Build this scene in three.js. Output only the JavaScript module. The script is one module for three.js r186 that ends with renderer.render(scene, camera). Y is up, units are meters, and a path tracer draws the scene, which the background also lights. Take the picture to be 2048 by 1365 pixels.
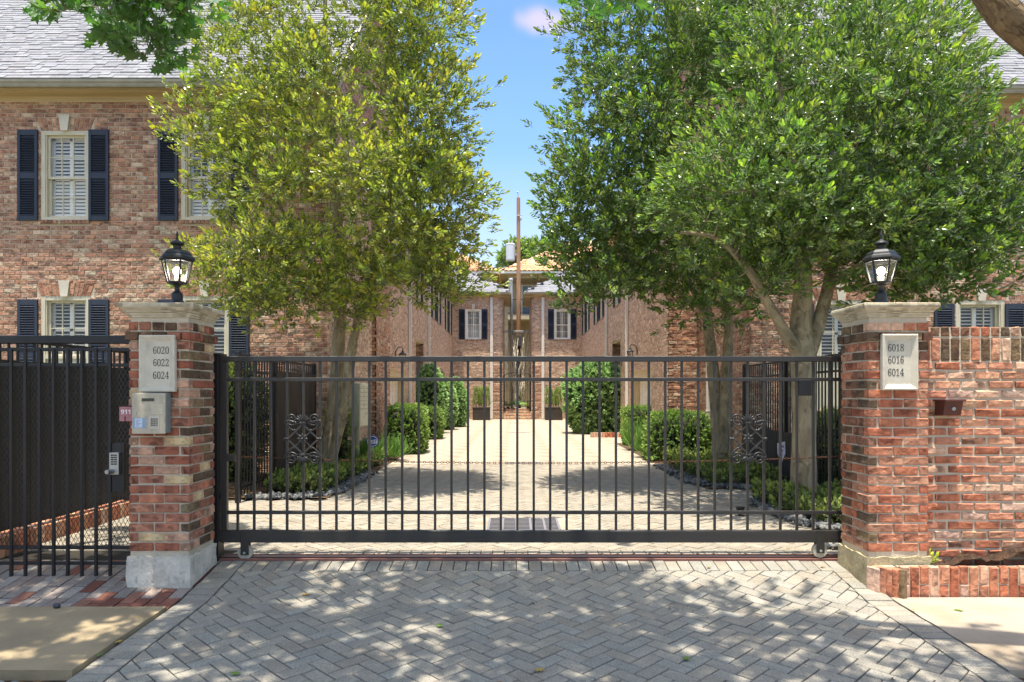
import * as THREE from 'three';
import { FontLoader } from 'three/addons/loaders/FontLoader.js';
import { TextGeometry } from 'three/addons/geometries/TextGeometry.js';
import { RoundedBoxGeometry } from 'three/addons/geometries/RoundedBoxGeometry.js';
import { mergeGeometries } from 'three/addons/utils/BufferGeometryUtils.js';

// ------------------------------------------------------------------ camera, sky, sun, exposure
const F = 1430, VX = 1030, VY = 790, EYE = 1.48;          // focal length and vanishing point of the level, shifted lens
const scene = new THREE.Scene();
const camera = new THREE.PerspectiveCamera(2 * Math.atan(682.5 / F) * 180 / Math.PI, 2048 / 1365, 0.1, 600);
camera.position.set(0, EYE, 0);
camera.setViewOffset(2048, 1365, 1024 - VX, 682.5 - VY, 2048, 1365);
camera.updateProjectionMatrix();

const renderer = new THREE.WebGLRenderer({ antialias: true });
renderer.setSize(1024, 682);
renderer.toneMapping = THREE.LinearToneMapping;
renderer.toneMappingExposure = 2.65;
renderer.shadowMap.enabled = true;

const SUN = new THREE.Vector3(-0.035, 1, 0.15).normalize();
const sun = new THREE.DirectionalLight(new THREE.Color(1, 0.93, 0.82), 3.25);
sun.position.copy(SUN).multiplyScalar(60);
sun.castShadow = true;
sun.shadow.mapSize.set(4096, 4096);
Object.assign(sun.shadow.camera, { left: -30, right: 30, top: 50, bottom: -50, near: 1, far: 140 });
scene.add(sun, sun.target);

function rng(seed) { let a = seed >>> 0; return () => { a = (a + 0x6D2B79F5) | 0; let t = Math.imul(a ^ (a >>> 15), 1 | a); t = (t + Math.imul(t ^ (t >>> 7), 61 | t)) ^ t; return ((t ^ (t >>> 14)) >>> 0) / 4294967296; }; }
function hash2(i, j, s) { let h = Math.imul(i, 374761393) + Math.imul(j, 668265263) + Math.imul(s, 2246822519); h = Math.imul(h ^ (h >>> 13), 1274126177); return ((h ^ (h >>> 16)) >>> 0) / 4294967296; }
function vnoise(x, y, per, s) { const i = Math.floor(x), j = Math.floor(y), m = (a) => ((a % per) + per) % per; let u = x - i, v = y - j; u = u * u * (3 - 2 * u); v = v * v * (3 - 2 * v);
  const a = hash2(m(i), m(j), s), b = hash2(m(i + 1), m(j), s), c = hash2(m(i), m(j + 1), s), d = hash2(m(i + 1), m(j + 1), s); return a + (b - a) * u + (c - a) * v + (a - b - c + d) * u * v; }
function fbm(x, y, per, oct, s) { let r = 0, w = 0.5, t = 0; for (let k = 0; k < oct; k++) { r += w * vnoise(x, y, per, s + k * 17); t += w; x *= 2; y *= 2; per *= 2; w *= 0.5; } return r / t; }
const clamp = (x, a = 0, b = 1) => Math.min(b, Math.max(a, x)), mix = (a, b, t) => a + (b - a) * t, sstep = (a, b, x) => { const t = clamp((x - a) / (b - a)); return t * t * (3 - 2 * t); };

{ // clear summer sky: deep blue above, paler toward the horizon, a few thin wisps
  const w = 1024, h = 512, data = new Float32Array(w * h * 4);
  const stops = [[0, 0.66, 0.78, 0.90], [8, 0.58, 0.74, 0.91], [13, 0.40, 0.62, 0.90], [19, 0.185, 0.44, 0.86], [28, 0.07, 0.28, 0.76], [45, 0.065, 0.25, 0.69], [90, 0.07, 0.24, 0.62]];
  for (let j = 0; j < h; j++) for (let i = 0; i < w; i++) {
    const el = Math.max(0, ((j + 0.5) / h - 0.5) * 180), az = (i + 0.5) / w * Math.PI * 2;
    let k = 0; while (k < stops.length - 2 && el > stops[k + 1][0]) k++;
    const t = clamp((el - stops[k][0]) / (stops[k + 1][0] - stops[k][0])), c = [1, 2, 3].map((q) => mix(stops[k][q], stops[k + 1][q], t) * 0.50);
    const wisp = 0.75 * sstep(0.76, 0.92, fbm(i / w * 40, j / h * 46, 40, 4, 5)) * sstep(6, 20, el);
    // the one small cloud above the gap between the trees
    const dx = (az - (Math.PI * 0.5 + 0.044)) / 0.05, dy = (el - 27.6) / 1.15, n = fbm(i / w * 260, j / h * 200, 260, 3, 9);
    const hz = Math.PI / 180, ang = Math.acos(clamp(-Math.cos(el * hz) * Math.cos(az) * SUN.x + Math.sin(el * hz) * SUN.y - Math.cos(el * hz) * Math.sin(az) * SUN.z, -1, 1)) / hz, fillHalo = 2.4 * Math.exp(-ang / 10) + 1.12 * Math.exp(-ang / 25); [1, 0.92, 0.79].forEach((q, k) => { c[k] += q * fillHalo; });   // warm glow added round the sun as fill light for the shade
    const cl = Math.max(wisp * 0.5, 0.8 * sstep(0.25, 0.75, (1 - Math.sqrt(dx * dx + dy * dy)) * 0.75 + n * 0.6 - 0.1));
    const o = (j * w + i) * 4, cloud = [0.36, 0.315, 0.39];
    for (let q = 0; q < 3; q++) data[o + q] = mix(c[q], cloud[q], cl); data[o + 3] = 1;
  }
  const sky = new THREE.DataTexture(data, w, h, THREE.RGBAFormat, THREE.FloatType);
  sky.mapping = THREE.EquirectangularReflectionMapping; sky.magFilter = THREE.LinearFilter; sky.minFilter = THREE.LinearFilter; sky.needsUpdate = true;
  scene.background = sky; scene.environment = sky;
}

// ------------------------------------------------------------------ helpers
const wx = (px, d) => (px - VX) * d / F, wy = (py, d) => EYE - (py - VY) * d / F, V3 = (x, y, z) => new THREE.Vector3(x, y, z);
const at = (px, py, d) => V3(wx(px, d), wy(py, d), -d);    // a point measured in the photograph and its depth in metres
const lin = (r, g, b) => { const f = (c) => { c /= 255; return c <= 0.04045 ? c / 12.92 : ((c + 0.055) / 1.055) ** 2.4; }; return [f(r), f(g), f(b)]; };
const taken = new Map();
function numbered(name) { const n = taken.get(name) ?? 0; taken.set(name, n + 1); return n ? `${name}_${String(n).padStart(3, '0')}` : name; }
const ORG = new Map();
const orgOf = (o) => ORG.get(o) ?? V3(0, 0, 0);
function shade(o) { o.castShadow = true; o.receiveShadow = true; return o; }
function thing(name, label, category, base = [0, 0, 0], group) { const g = new THREE.Group(); g.name = numbered(name); g.position.set(...base); g.userData = { label, category }; if (group) g.userData.group = group; ORG.set(g, V3(...base)); scene.add(g); return g; }
function part(parent, name, geo, mat, kind) { const m = shade(new THREE.Mesh(geo, mat)); m.name = name; m.position.copy(orgOf(parent)).negate(); if (kind) m.userData.kind = kind; parent.add(m); return m; }   // geo in world axes
function piece(parent, name, geo, mat, matrix) { const m = shade(new THREE.Mesh(geo, mat)); m.name = name; m.applyMatrix4(matrix); m.position.sub(orgOf(parent)); parent.add(m); return m; }   // shared geo placed by a world matrix
function solo(name, label, category, geo, mat, base = [0, 0, 0], group) { const m = shade(new THREE.Mesh(geo, mat)); m.name = numbered(name); m.position.set(...base); m.userData = { label, category }; if (group) m.userData.group = group; scene.add(m); return m; }
function structure(name, geo, mat, label) { const m = shade(new THREE.Mesh(geo, mat)); m.name = numbered(name); m.userData = { kind: 'structure' }; if (label) m.userData.label = label; scene.add(m); return m; }
const basis = (o, u, v, n) => new THREE.Matrix4().makeBasis(V3(...u), V3(...v), V3(...n)).setPosition(...o);
const facing = (x, y, d) => basis([x, y, -d], [1, 0, 0], [0, 1, 0], [0, 0, 1]);       // a wall that faces the street: u to the right, n to the viewer

class MB {   // collects flat faces into one geometry
  constructor() { this.p = []; this.t = []; this.c = []; }
  tri(a, b, c, col, ua, ub, uc) { this.p.push(a[0], a[1], a[2], b[0], b[1], b[2], c[0], c[1], c[2]); this.t.push(ua[0], ua[1], ub[0], ub[1], uc[0], uc[1]); for (let k = 0; k < 3; k++) this.c.push(col[0], col[1], col[2]); }
  quad(a, b, c, d, col, off = [0, 0]) { // uv from the longest axes of the face, in metres
    const e = [b[0] - a[0], b[1] - a[1], b[2] - a[2]], f = [d[0] - a[0], d[1] - a[1], d[2] - a[2]], le = Math.hypot(...e), lf = Math.hypot(...f);
    const o = off, u1 = [o[0] + le, o[1]], u2 = [o[0] + le, o[1] + lf], u3 = [o[0], o[1] + lf];
    this.tri(a, b, c, col, o, u1, u2); this.tri(a, c, d, col, o, u2, u3); }
  box(cx, cy, cz, sx, sy, sz, col = [1, 1, 1], off, M) { const x0 = cx - sx / 2, x1 = cx + sx / 2, y0 = cy - sy / 2, y1 = cy + sy / 2, z0 = cz - sz / 2, z1 = cz + sz / 2;
    let v = [[x0, y0, z0], [x1, y0, z0], [x1, y1, z0], [x0, y1, z0], [x0, y0, z1], [x1, y0, z1], [x1, y1, z1], [x0, y1, z1]]; if (M) v = v.map((p) => V3(...p).applyMatrix4(M).toArray());
    for (const [a, b, c, d] of [[4, 5, 6, 7], [1, 0, 3, 2], [5, 1, 2, 6], [0, 4, 7, 3], [7, 6, 2, 3], [0, 1, 5, 4]]) this.quad(v[a], v[b], v[c], v[d], col, off); return this; }
  // a brick or tile seen from its n side: chamfered rim, no back
  slab(u0, v0, w, h, n0, n1, ch, col, R, M, rough = 0) { const off = R ? [R() * 3, R() * 3] : [0, 0], j = () => (R && rough ? (R() - 0.5) * rough : 0), T = (u, v, n) => { if (!M) return [u, v, n]; const q = V3(u, v, n).applyMatrix4(M); return [q.x, q.y, q.z]; };
    const r = [[u0, v0], [u0 + w, v0], [u0 + w, v0 + h], [u0, v0 + h]], s = [[1, 1], [-1, 1], [-1, -1], [1, -1]];
    const top = r.map(([u, v], k) => T(u + s[k][0] * ch + j(), v + s[k][1] * ch + j(), n1 + j())), rim = r.map(([u, v]) => T(u + j() * 0.7, v + j() * 0.7, n1 - ch)), low = r.map(([u, v]) => T(u, v, n0));
    this.quad(top[0], top[1], top[2], top[3], col, off);
    for (let k = 0; k < 4; k++) { const q = (k + 1) % 4; this.quad(rim[k], rim[q], top[q], top[k], col, off); this.quad(low[k], low[q], rim[q], rim[k], col, off); } return this; }
  geo() { const g = new THREE.BufferGeometry(); g.setAttribute('position', new THREE.Float32BufferAttribute(this.p, 3)); g.setAttribute('uv', new THREE.Float32BufferAttribute(this.t, 2)); g.setAttribute('color', new THREE.Float32BufferAttribute(this.c, 3)); return g; }
}
function bx(x0, x1, y0, y1, z0, z1) { const g = new THREE.BoxGeometry(x1 - x0, y1 - y0, z1 - z0); g.translate((x0 + x1) / 2, (y0 + y1) / 2, (z0 + z1) / 2); return g; }
function rb(x0, x1, y0, y1, z0, z1, r = 0.006, seg = 2) { const g = new RoundedBoxGeometry(x1 - x0, y1 - y0, z1 - z0, seg, r); g.translate((x0 + x1) / 2, (y0 + y1) / 2, (z0 + z1) / 2); return g; }
function plain(g) { g = g.index ? g.toNonIndexed() : g; for (const k of Object.keys(g.attributes)) if (!['position', 'normal', 'uv'].includes(k)) g.deleteAttribute(k); return g; }
const joined = (...list) => mergeGeometries(list.flat().map(plain));
function bar(a, b, w, h = w) { const A = V3(...a), B = V3(...b), d = B.clone().sub(A), l = d.length(), g = new THREE.BoxGeometry(w, l, h); g.translate(0, l / 2, 0); g.applyQuaternion(new THREE.Quaternion().setFromUnitVectors(V3(0, 1, 0), d.normalize())); g.translate(A.x, A.y, A.z); return g; }
function rod(a, b, r, r2 = r, seg = 10) { const A = V3(...a), B = V3(...b), d = B.clone().sub(A), l = d.length(), g = new THREE.CylinderGeometry(r2, r, l, seg); g.translate(0, l / 2, 0); g.applyQuaternion(new THREE.Quaternion().setFromUnitVectors(V3(0, 1, 0), d.normalize())); g.translate(A.x, A.y, A.z); return g; }
function wire(pts, r, seg = 24, rad = 6) { return new THREE.TubeGeometry(new THREE.CatmullRomCurve3(pts.map((p) => (p.isVector3 ? p : V3(...p)))), seg, r, rad); }
function lathe(prof, x, y, z, seg = 24) { const g = new THREE.LatheGeometry(prof.map(([a, b]) => new THREE.Vector2(a, b)), seg); g.translate(x, y, z); return g; }
function ball(x, y, z, rx, ry = rx, rz = rx, s = 12) { const g = new THREE.SphereGeometry(1, s * 2, s); g.scale(rx, ry, rz); g.translate(x, y, z); return g; }
// a limb whose thickness changes along its length, with a knobbly bark surface; pts are [x, y, z, radius]
function limb(pts, seg = 12, step = 0.16, rough = 0.1, seed = 1) {
  const c = new THREE.CatmullRomCurve3(pts.map((p) => V3(p[0], p[1], p[2]))), L = c.getLength(), n = Math.max(4, Math.round(L / step)), pos = [], uv = [], idx = [], nodes = [];
  const rad = (t) => { const f = t * (pts.length - 1), i = Math.min(pts.length - 2, Math.floor(f)); return mix(pts[i][3], pts[i + 1][3], f - i); };
  let nrm = V3(1, 0, 0);
  for (let i = 0; i <= n; i++) { const t = i / n, p = c.getPoint(t), tg = c.getTangent(t); nrm.sub(tg.clone().multiplyScalar(nrm.dot(tg))).normalize(); const bi = tg.clone().cross(nrm), r = rad(t); nodes.push({ p, r });
    for (let k = 0; k <= seg; k++) { const a = k / seg * Math.PI * 2, kk = k % seg, q = r * (1 + rough * (vnoise(kk * 0.9, i * 0.45, 999, seed) - 0.5) * 2); const v = p.clone().addScaledVector(nrm, Math.cos(a) * q).addScaledVector(bi, Math.sin(a) * q); pos.push(v.x, v.y, v.z); uv.push(k / seg * Math.PI * 2 * pts[0][3], t * L); } }
  for (let i = 0; i < n; i++) for (let k = 0; k < seg; k++) { const a = i * (seg + 1) + k, b = a + seg + 1; idx.push(a, b, a + 1, b, b + 1, a + 1); }
  const g = new THREE.BufferGeometry(); g.setAttribute('position', new THREE.Float32BufferAttribute(pos, 3)); g.setAttribute('uv', new THREE.Float32BufferAttribute(uv, 2)); g.setIndex(idx); g.computeVertexNormals(); g.userData = {}; return { g, nodes };
}

// ------------------------------------------------------------------ textures and materials
function tex(size, fn, srgb = false, rep = 1) { const d = new Uint8Array(size * size * 4); for (let j = 0; j < size; j++) for (let i = 0; i < size; i++) { const c = fn(i / size, j / size, i, j), o = (j * size + i) * 4; d[o] = clamp(c[0]) * 255; d[o + 1] = clamp(c[1]) * 255; d[o + 2] = clamp(c[2]) * 255; d[o + 3] = 255; }
  const t = new THREE.DataTexture(d, size, size); t.wrapS = t.wrapT = THREE.RepeatWrapping; t.magFilter = THREE.LinearFilter; t.minFilter = THREE.LinearMipmapLinearFilter; t.repeat.set(rep, rep); if (srgb) t.colorSpace = THREE.SRGBColorSpace; t.needsUpdate = true; return t; }
const grey = (v) => [v, v, v];
// worn brick face: pitted, with pale lime smears and darker burns
const brickTex = tex(512, (u, v) => { const a = fbm(u * 12, v * 16, 12, 4, 3), b = fbm(u * 30, v * 44, 30, 3, 21), s = sstep(0.56, 0.72, fbm(u * 9, v * 18, 9, 4, 40)), k = sstep(0.63, 0.76, fbm(u * 11, v * 20, 11, 4, 77)); let t = 0.63 + (a - 0.5) * 0.85 + (b - 0.5) * 0.4; t *= 1 - 0.5 * k; return [mix(t, 0.95, s * 0.6), mix(t, 1.0, s * 0.8), mix(t, 1.0, s * 0.85)]; });
const brickBump = tex(512, (u, v) => grey(0.5 + (fbm(u * 40, v * 40, 40, 4, 8) - 0.5) * 0.9 - 0.3 * sstep(0.68, 0.76, fbm(u * 26, v * 26, 26, 2, 14))));
const grainTex = tex(512, (u, v, i, j) => grey(0.82 + (fbm(u * 10, v * 10, 10, 5, 55) - 0.5) * 0.36 + (hash2(i, j, 4) - 0.5) * 0.16));
const grainBump = tex(256, (u, v, i, j) => grey(0.5 + (fbm(u * 32, v * 32, 32, 3, 61) - 0.5) * 0.8 + (hash2(i, j, 6) - 0.5) * 0.3));
// exposed-aggregate paver: fine light and dark specks, soft stains
const paverTex = tex(512, (u, v, i, j) => { const s = hash2(i >> 1, j >> 1, 2), f = fbm(u * 6, v * 6, 6, 4, 90), q = s > 0.9 ? -0.34 : s > 0.76 ? 0.2 : (s - 0.4) * 0.22; const t = 0.72 + q + (f - 0.5) * 0.3 + (hash2(i, j, 3) - 0.5) * 0.1; return [t * 1.0, t * 0.985, t * 0.955]; });
const concreteTex = tex(512, (u, v, i, j) => { const f = fbm(u * 5, v * 5, 5, 5, 120), st = sstep(0.58, 0.75, fbm(u * 4 + 3, v * 7, 4, 4, 133)), t = 0.8 + (f - 0.5) * 0.5 + (hash2(i, j, 7) - 0.5) * 0.16; return [t * mix(1, 0.9, st), t * mix(0.985, 0.84, st), t * mix(0.955, 0.74, st)]; });
const stoneTex = tex(512, (u, v) => { const f = fbm(u * 8, v * 8, 8, 5, 200), d = sstep(0.5, 0.68, fbm(u * 7, v * 5, 7, 5, 222)), t = 0.78 + (f - 0.5) * 0.4; return [mix(t, 0.34, d * 0.75), mix(t * 0.975, 0.32, d * 0.75), mix(t * 0.89, 0.26, d * 0.75)]; });
const plasterTex = tex(512, (u, v) => { const f = fbm(u * 6, v * 6, 6, 5, 240), d = sstep(0.58, 0.82, fbm(u * 14, v * 9, 14, 5, 262)), t = 0.84 + (f - 0.5) * 0.5 + (fbm(u * 40, v * 40, 40, 3, 271) - 0.5) * 0.2; return [mix(t, 0.42, d * 0.6), mix(t * 0.985, 0.42, d * 0.6), mix(t * 0.95, 0.36, d * 0.6)]; });
const barkTex = tex(512, (u, v) => { const f = fbm(u * 9, v * 5, 9, 5, 300), l = sstep(0.55, 0.64, fbm(u * 7, v * 7, 7, 4, 321)), d = sstep(0.62, 0.72, fbm(u * 16, v * 9, 16, 4, 344)), t = 0.6 + (f - 0.5) * 0.55; return [mix(mix(t, 0.92, l * 0.6), 0.26, d * 0.7), mix(mix(t * 0.96, 0.9, l * 0.6), 0.24, d * 0.7), mix(mix(t * 0.86, 0.8, l * 0.6), 0.19, d * 0.7)]; });
const barkBump = tex(256, (u, v) => grey(fbm(u * 24, v * 9, 24, 4, 360)));
const paintTex = tex(256, (u, v, i, j) => { const w = sstep(0.7, 0.78, fbm(u * 14, v * 14, 14, 4, 400)), t = 0.86 + (fbm(u * 6, v * 6, 6, 4, 410) - 0.5) * 0.28; return [mix(t, 1, w * 0.6), mix(t, 0.78, w * 0.6), mix(t, 0.62, w * 0.6)]; });
const woodTex = tex(256, (u, v) => { const g = fbm(u * 40, v * 3, 40, 3, 430), f = fbm(u * 5, v * 2, 5, 3, 440), t = 0.62 + (g - 0.5) * 0.6 + (f - 0.5) * 0.4; return [t, t * 0.96, t * 0.9]; });
const soilTex = tex(256, (u, v) => { const t = 0.5 + (fbm(u * 18, v * 18, 18, 5, 450) - 0.5) * 1.1; return [t, t * 0.92, t * 0.82]; });

function mat(color, roughness = 0.8, o = {}) { const { phys, ...rest } = o; const M = phys ? THREE.MeshPhysicalMaterial : THREE.MeshStandardMaterial; const m = new M({ roughness, metalness: 0, ...rest }); m.color.setRGB(...color); return m; }
const mBrick = mat([1, 1, 1], 0.92, { vertexColors: true, map: brickTex, bumpMap: brickBump, bumpScale: 0.006 });
const mMortar = mat(lin(218, 202, 176), 0.95, { map: grainTex, bumpMap: grainBump, bumpScale: 0.006 });
const mMortarOld = mat(lin(212, 198, 172), 0.95, { map: grainTex, bumpMap: grainBump, bumpScale: 0.008 });
const mPaver = mat([1, 1, 1], 0.9, { vertexColors: true, map: paverTex, bumpMap: grainBump, bumpScale: 0.003 });
const mJoint = mat(lin(62, 58, 50), 0.98, { map: soilTex, bumpMap: grainBump, bumpScale: 0.006 });
const mConcrete = mat(lin(180, 168, 150), 0.9, { map: concreteTex, bumpMap: grainBump, bumpScale: 0.002 });
const mConcreteTan = mat(lin(172, 154, 122), 0.9, { map: concreteTex, bumpMap: grainBump, bumpScale: 0.003 });
const mStone = mat(lin(226, 214, 190), 0.9, { map: stoneTex, bumpMap: grainBump, bumpScale: 0.004 });
const mPlaque = mat(lin(228, 218, 196), 0.85, { map: grainTex, bumpMap: grainBump, bumpScale: 0.001 });
const mPlaster = mat(lin(226, 220, 206), 0.92, { map: plasterTex, bumpMap: grainBump, bumpScale: 0.006 });
const mPlasterTan = mat(lin(196, 182, 146), 0.92, { map: plasterTex, bumpMap: grainBump, bumpScale: 0.006 });
const mBark = mat(lin(190, 176, 150), 0.95, { map: barkTex, bumpMap: barkBump, bumpScale: 0.012 });
const mBarkDark = mat(lin(150, 128, 100), 0.95, { map: barkTex, bumpMap: barkBump, bumpScale: 0.02 });
const mIron = mat(lin(56, 54, 52), 0.36, { map: paintTex, bumpMap: grainBump, bumpScale: 0.0008 });
const mIronBlack = mat(lin(30, 31, 34), 0.45, { map: paintTex });
const mLantern = mat(lin(34, 36, 38), 0.5, { map: paintTex });
const mShutter = mat(lin(48, 57, 74), 0.6, { map: grainTex });
const mTrim = mat(lin(226, 216, 188), 0.6, { map: grainTex });
const mTrimWhite = mat(lin(236, 232, 220), 0.5);
const mSoffit = mat(lin(214, 192, 152), 0.7, { map: grainTex });
const mBlind = mat(lin(238, 234, 222), 0.6);
const mGlass = mat([1, 1, 1], 0.02, { phys: true, transmission: 1, thickness: 0, ior: 1.6 });
const mRoomDark = mat(lin(60, 56, 50), 0.9);
const mDownspout = mat(lin(240, 234, 222), 0.55, { map: grainTex });
const mSteel = mat(lin(170, 172, 172), 0.35, { metalness: 0.8 });
const mGalv = mat(lin(190, 192, 192), 0.5, { metalness: 0.35, map: grainTex });
const mRust = mat(lin(120, 72, 50), 0.85, { map: soilTex });
const mTrack = mat(lin(150, 104, 92), 0.55, { map: paintTex, metalness: 0.2 });
const mSoil = mat(lin(96, 72, 52), 1, { map: soilTex, bumpMap: soilTex, bumpScale: 0.03 });
const mMulch = mat(lin(118, 98, 72), 1, { map: soilTex, bumpMap: soilTex, bumpScale: 0.02 });
const mStreet = mat(lin(188, 182, 170), 0.9, { map: concreteTex, bumpMap: grainBump, bumpScale: 0.002 });
const mGround = mat(lin(140, 136, 96), 1, { map: soilTex });
const leafMat = (o = {}) => mat([1, 1, 1], 1, { phys: true, vertexColors: true, transmission: 0.5, thickness: 0, clearcoat: 1, clearcoatRoughness: 0.24, side: THREE.DoubleSide, ...o });
const mLeaf = leafMat(), mLeafMatte = leafMat({ clearcoat: 0.35, clearcoatRoughness: 0.5, transmission: 0.3 });
function metric(g, s = 1) { // uv in metres from the face each triangle lies on
  g = g.index ? g.toNonIndexed() : g; const p = g.attributes.position, uv = new Float32Array(p.count * 2), a = V3(), b = V3(), c = V3();
  for (let i = 0; i < p.count; i += 3) { a.fromBufferAttribute(p, i); b.fromBufferAttribute(p, i + 1); c.fromBufferAttribute(p, i + 2); const n = b.clone().sub(a).cross(c.clone().sub(a)), ax = Math.abs(n.x), ay = Math.abs(n.y), az = Math.abs(n.z);
    [a, b, c].forEach((v, k) => { const [u, w] = ay >= ax && ay >= az ? [v.x, v.z] : ax >= az ? [v.z, v.y] : [v.x, v.y]; uv[(i + k) * 2] = u * s; uv[(i + k) * 2 + 1] = w * s; }); }
  g.setAttribute('uv', new THREE.BufferAttribute(uv, 2)); return g; }

// ------------------------------------------------------------------ ground, driveway, pavements
// height of the drive: it climbs from the street to the gate, then runs on almost level
function gy(d) { const k = [[-20, -0.75], [3, -0.10], [5.15, -0.015], [5.9, 0.105], [6.1, 0.115], [9, 0.125], [37.6, 0.19], [120, 0.3]]; let i = 0; while (i < k.length - 2 && d > k[i + 1][0]) i++; return mix(k[i][1], k[i + 1][1], clamp((d - k[i][0]) / (k[i + 1][0] - k[i][0]))); }
const slope = (d) => Math.atan2(gy(d + 0.1) - gy(d - 0.1), 0.2);
function sheet(x0, x1, d0, d1, lift, nx = 1, step = 0.25) { const b = [], uv = [], idx = [], nd = Math.max(1, Math.ceil((d1 - d0) / step)); for (let j = 0; j <= nd; j++) for (let i = 0; i <= nx; i++) { const d = mix(d0, d1, j / nd), x = mix(x0, x1, i / nx); b.push(x, gy(d) + lift, -d); uv.push(x, d); }
  for (let j = 0; j < nd; j++) for (let i = 0; i < nx; i++) { const a = j * (nx + 1) + i, c = a + nx + 1; idx.push(a, a + 1, c, a + 1, c + 1, c); }
  const g = new THREE.BufferGeometry(); g.setAttribute('position', new THREE.Float32BufferAttribute(b, 3)); g.setAttribute('uv', new THREE.Float32BufferAttribute(uv, 2)); g.setIndex(idx); g.computeVertexNormals(); return g; }
{ const g = new THREE.PlaneGeometry(600, 600, 1, 1); g.rotateX(-Math.PI / 2); g.translate(0, -0.95, 0); structure('ground', metric(g, 0.5), mGround); }

const jit = (R, a = 0.93, b = 0.13) => { const f = a + R() * b; return (x) => x * f; };
const DL = -2.43, DR = 2.75;
const paverTones = [lin(174, 168, 154), lin(170, 164, 151), lin(178, 171, 156), lin(166, 161, 149), lin(175, 166, 150), lin(171, 168, 157)];
const redTones = [lin(150, 96, 78), lin(138, 84, 68), lin(162, 112, 92)];
const roseTones = [lin(172, 158, 148), lin(180, 170, 160), lin(160, 150, 142), lin(168, 150, 138)];
function clipPoly(poly, x0, x1, y0, y1) { const cut = (P, f) => { const o = []; for (let i = 0; i < P.length; i++) { const a = P[i], b = P[(i + 1) % P.length], fa = f(a), fb = f(b); if (fa >= 0) o.push(a); if (fa * fb < 0) { const t = fa / (fa - fb); o.push([mix(a[0], b[0], t), mix(a[1], b[1], t)]); } } return o; };
  for (const f of [(p) => p[0] - x0, (p) => x1 - p[0], (p) => p[1] - y0, (p) => y1 - p[1]]) { poly = cut(poly, f); if (poly.length < 3) return null; } return poly; }
const polyArea = (P) => { let s = 0; for (let i = 0; i < P.length; i++) { const a = P[i], b = P[(i + 1) % P.length]; s += a[0] * b[1] - a[1] * b[0]; } return s / 2; };
// a paver of any outline in (x, depth), its top chamfered, following the slope of the drive
function paverInto(mb, poly, col, R, thick = 0.03) { if (polyArea(poly) < 0) poly = poly.slice().reverse(); const n = poly.length, cx = poly.reduce((s, p) => s + p[0], 0) / n, cy = poly.reduce((s, p) => s + p[1], 0) / n, dy = (R() - 0.5) * 0.005, tx = (R() - 0.5) * 0.02, td = (R() - 0.5) * 0.02, off = [R() * 4, R() * 4];
  const shrink = (k) => poly.map((p) => { const dx = cx - p[0], dd = cy - p[1], l = Math.hypot(dx, dd) || 1; return [p[0] + dx / l * k, p[1] + dd / l * k]; });
  const P = (q, h) => [q[0], gy(q[1]) + h + dy + (q[0] - cx) * tx + (q[1] - cy) * td, -q[1]], rim = shrink(0.0058), top = shrink(0.0108), T = top.map((q) => P(q, 0)), M = rim.map((q) => P(q, -0.0035)), B = rim.map((q) => P(q, -thick));
  const u = (q) => [off[0] + q[0], off[1] + q[1]]; for (let i = 1; i < n - 1; i++) mb.tri(T[0], T[i], T[i + 1], col, u(top[0]), u(top[i]), u(top[i + 1]));
  for (let i = 0; i < n; i++) { const k = (i + 1) % n; mb.quad(M[i], M[k], T[k], T[i], col, off); mb.quad(B[i], B[k], M[k], M[i], col, off); } }
const paverGeos = []; // whole pavers, for those laid singly: length along x
{ const R = rng(71); for (let k = 0; k < 18; k++) { const mb = new MB(); mb.slab(-0.0958, -0.0458, 0.1916, 0.0916, -0.03, 0, 0.0045, paverTones[k % 6].map(jit(R)), R, new THREE.Matrix4().makeRotationX(-Math.PI / 2), 0.0015); paverGeos.push(mb.geo()); } }
function herringbone(cb, x0, x1, d0, d1) { const W = 0.1, s = Math.SQRT1_2, n = Math.ceil((x1 - x0 + d1 - d0) / W) + 4, ox = (x0 + x1) / 2, od = (d0 + d1) / 2;
  for (let a = -n; a <= n; a++) for (let b = -n; b <= n; b++) for (const k of [0, 1]) { const tx = a + 2 * b, ty = a - 2 * b; // lattice (1,1) and (2,-2)
      const q = (k ? [[2, -1], [3, -1], [3, 1], [2, 1]] : [[0, 0], [2, 0], [2, 1], [0, 1]]).map(([x, y]) => { const X = (x + tx) * W, Y = (y + ty) * W; return [ox + (X - Y) * s, od + (X + Y) * s]; });
      const mx = (q[0][0] + q[2][0]) / 2, md = (q[0][1] + q[2][1]) / 2; if (mx < x0 - 0.2 || mx > x1 + 0.2 || md < d0 - 0.2 || md > d1 + 0.2) continue; cb(q, mx, md, k); } }
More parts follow.
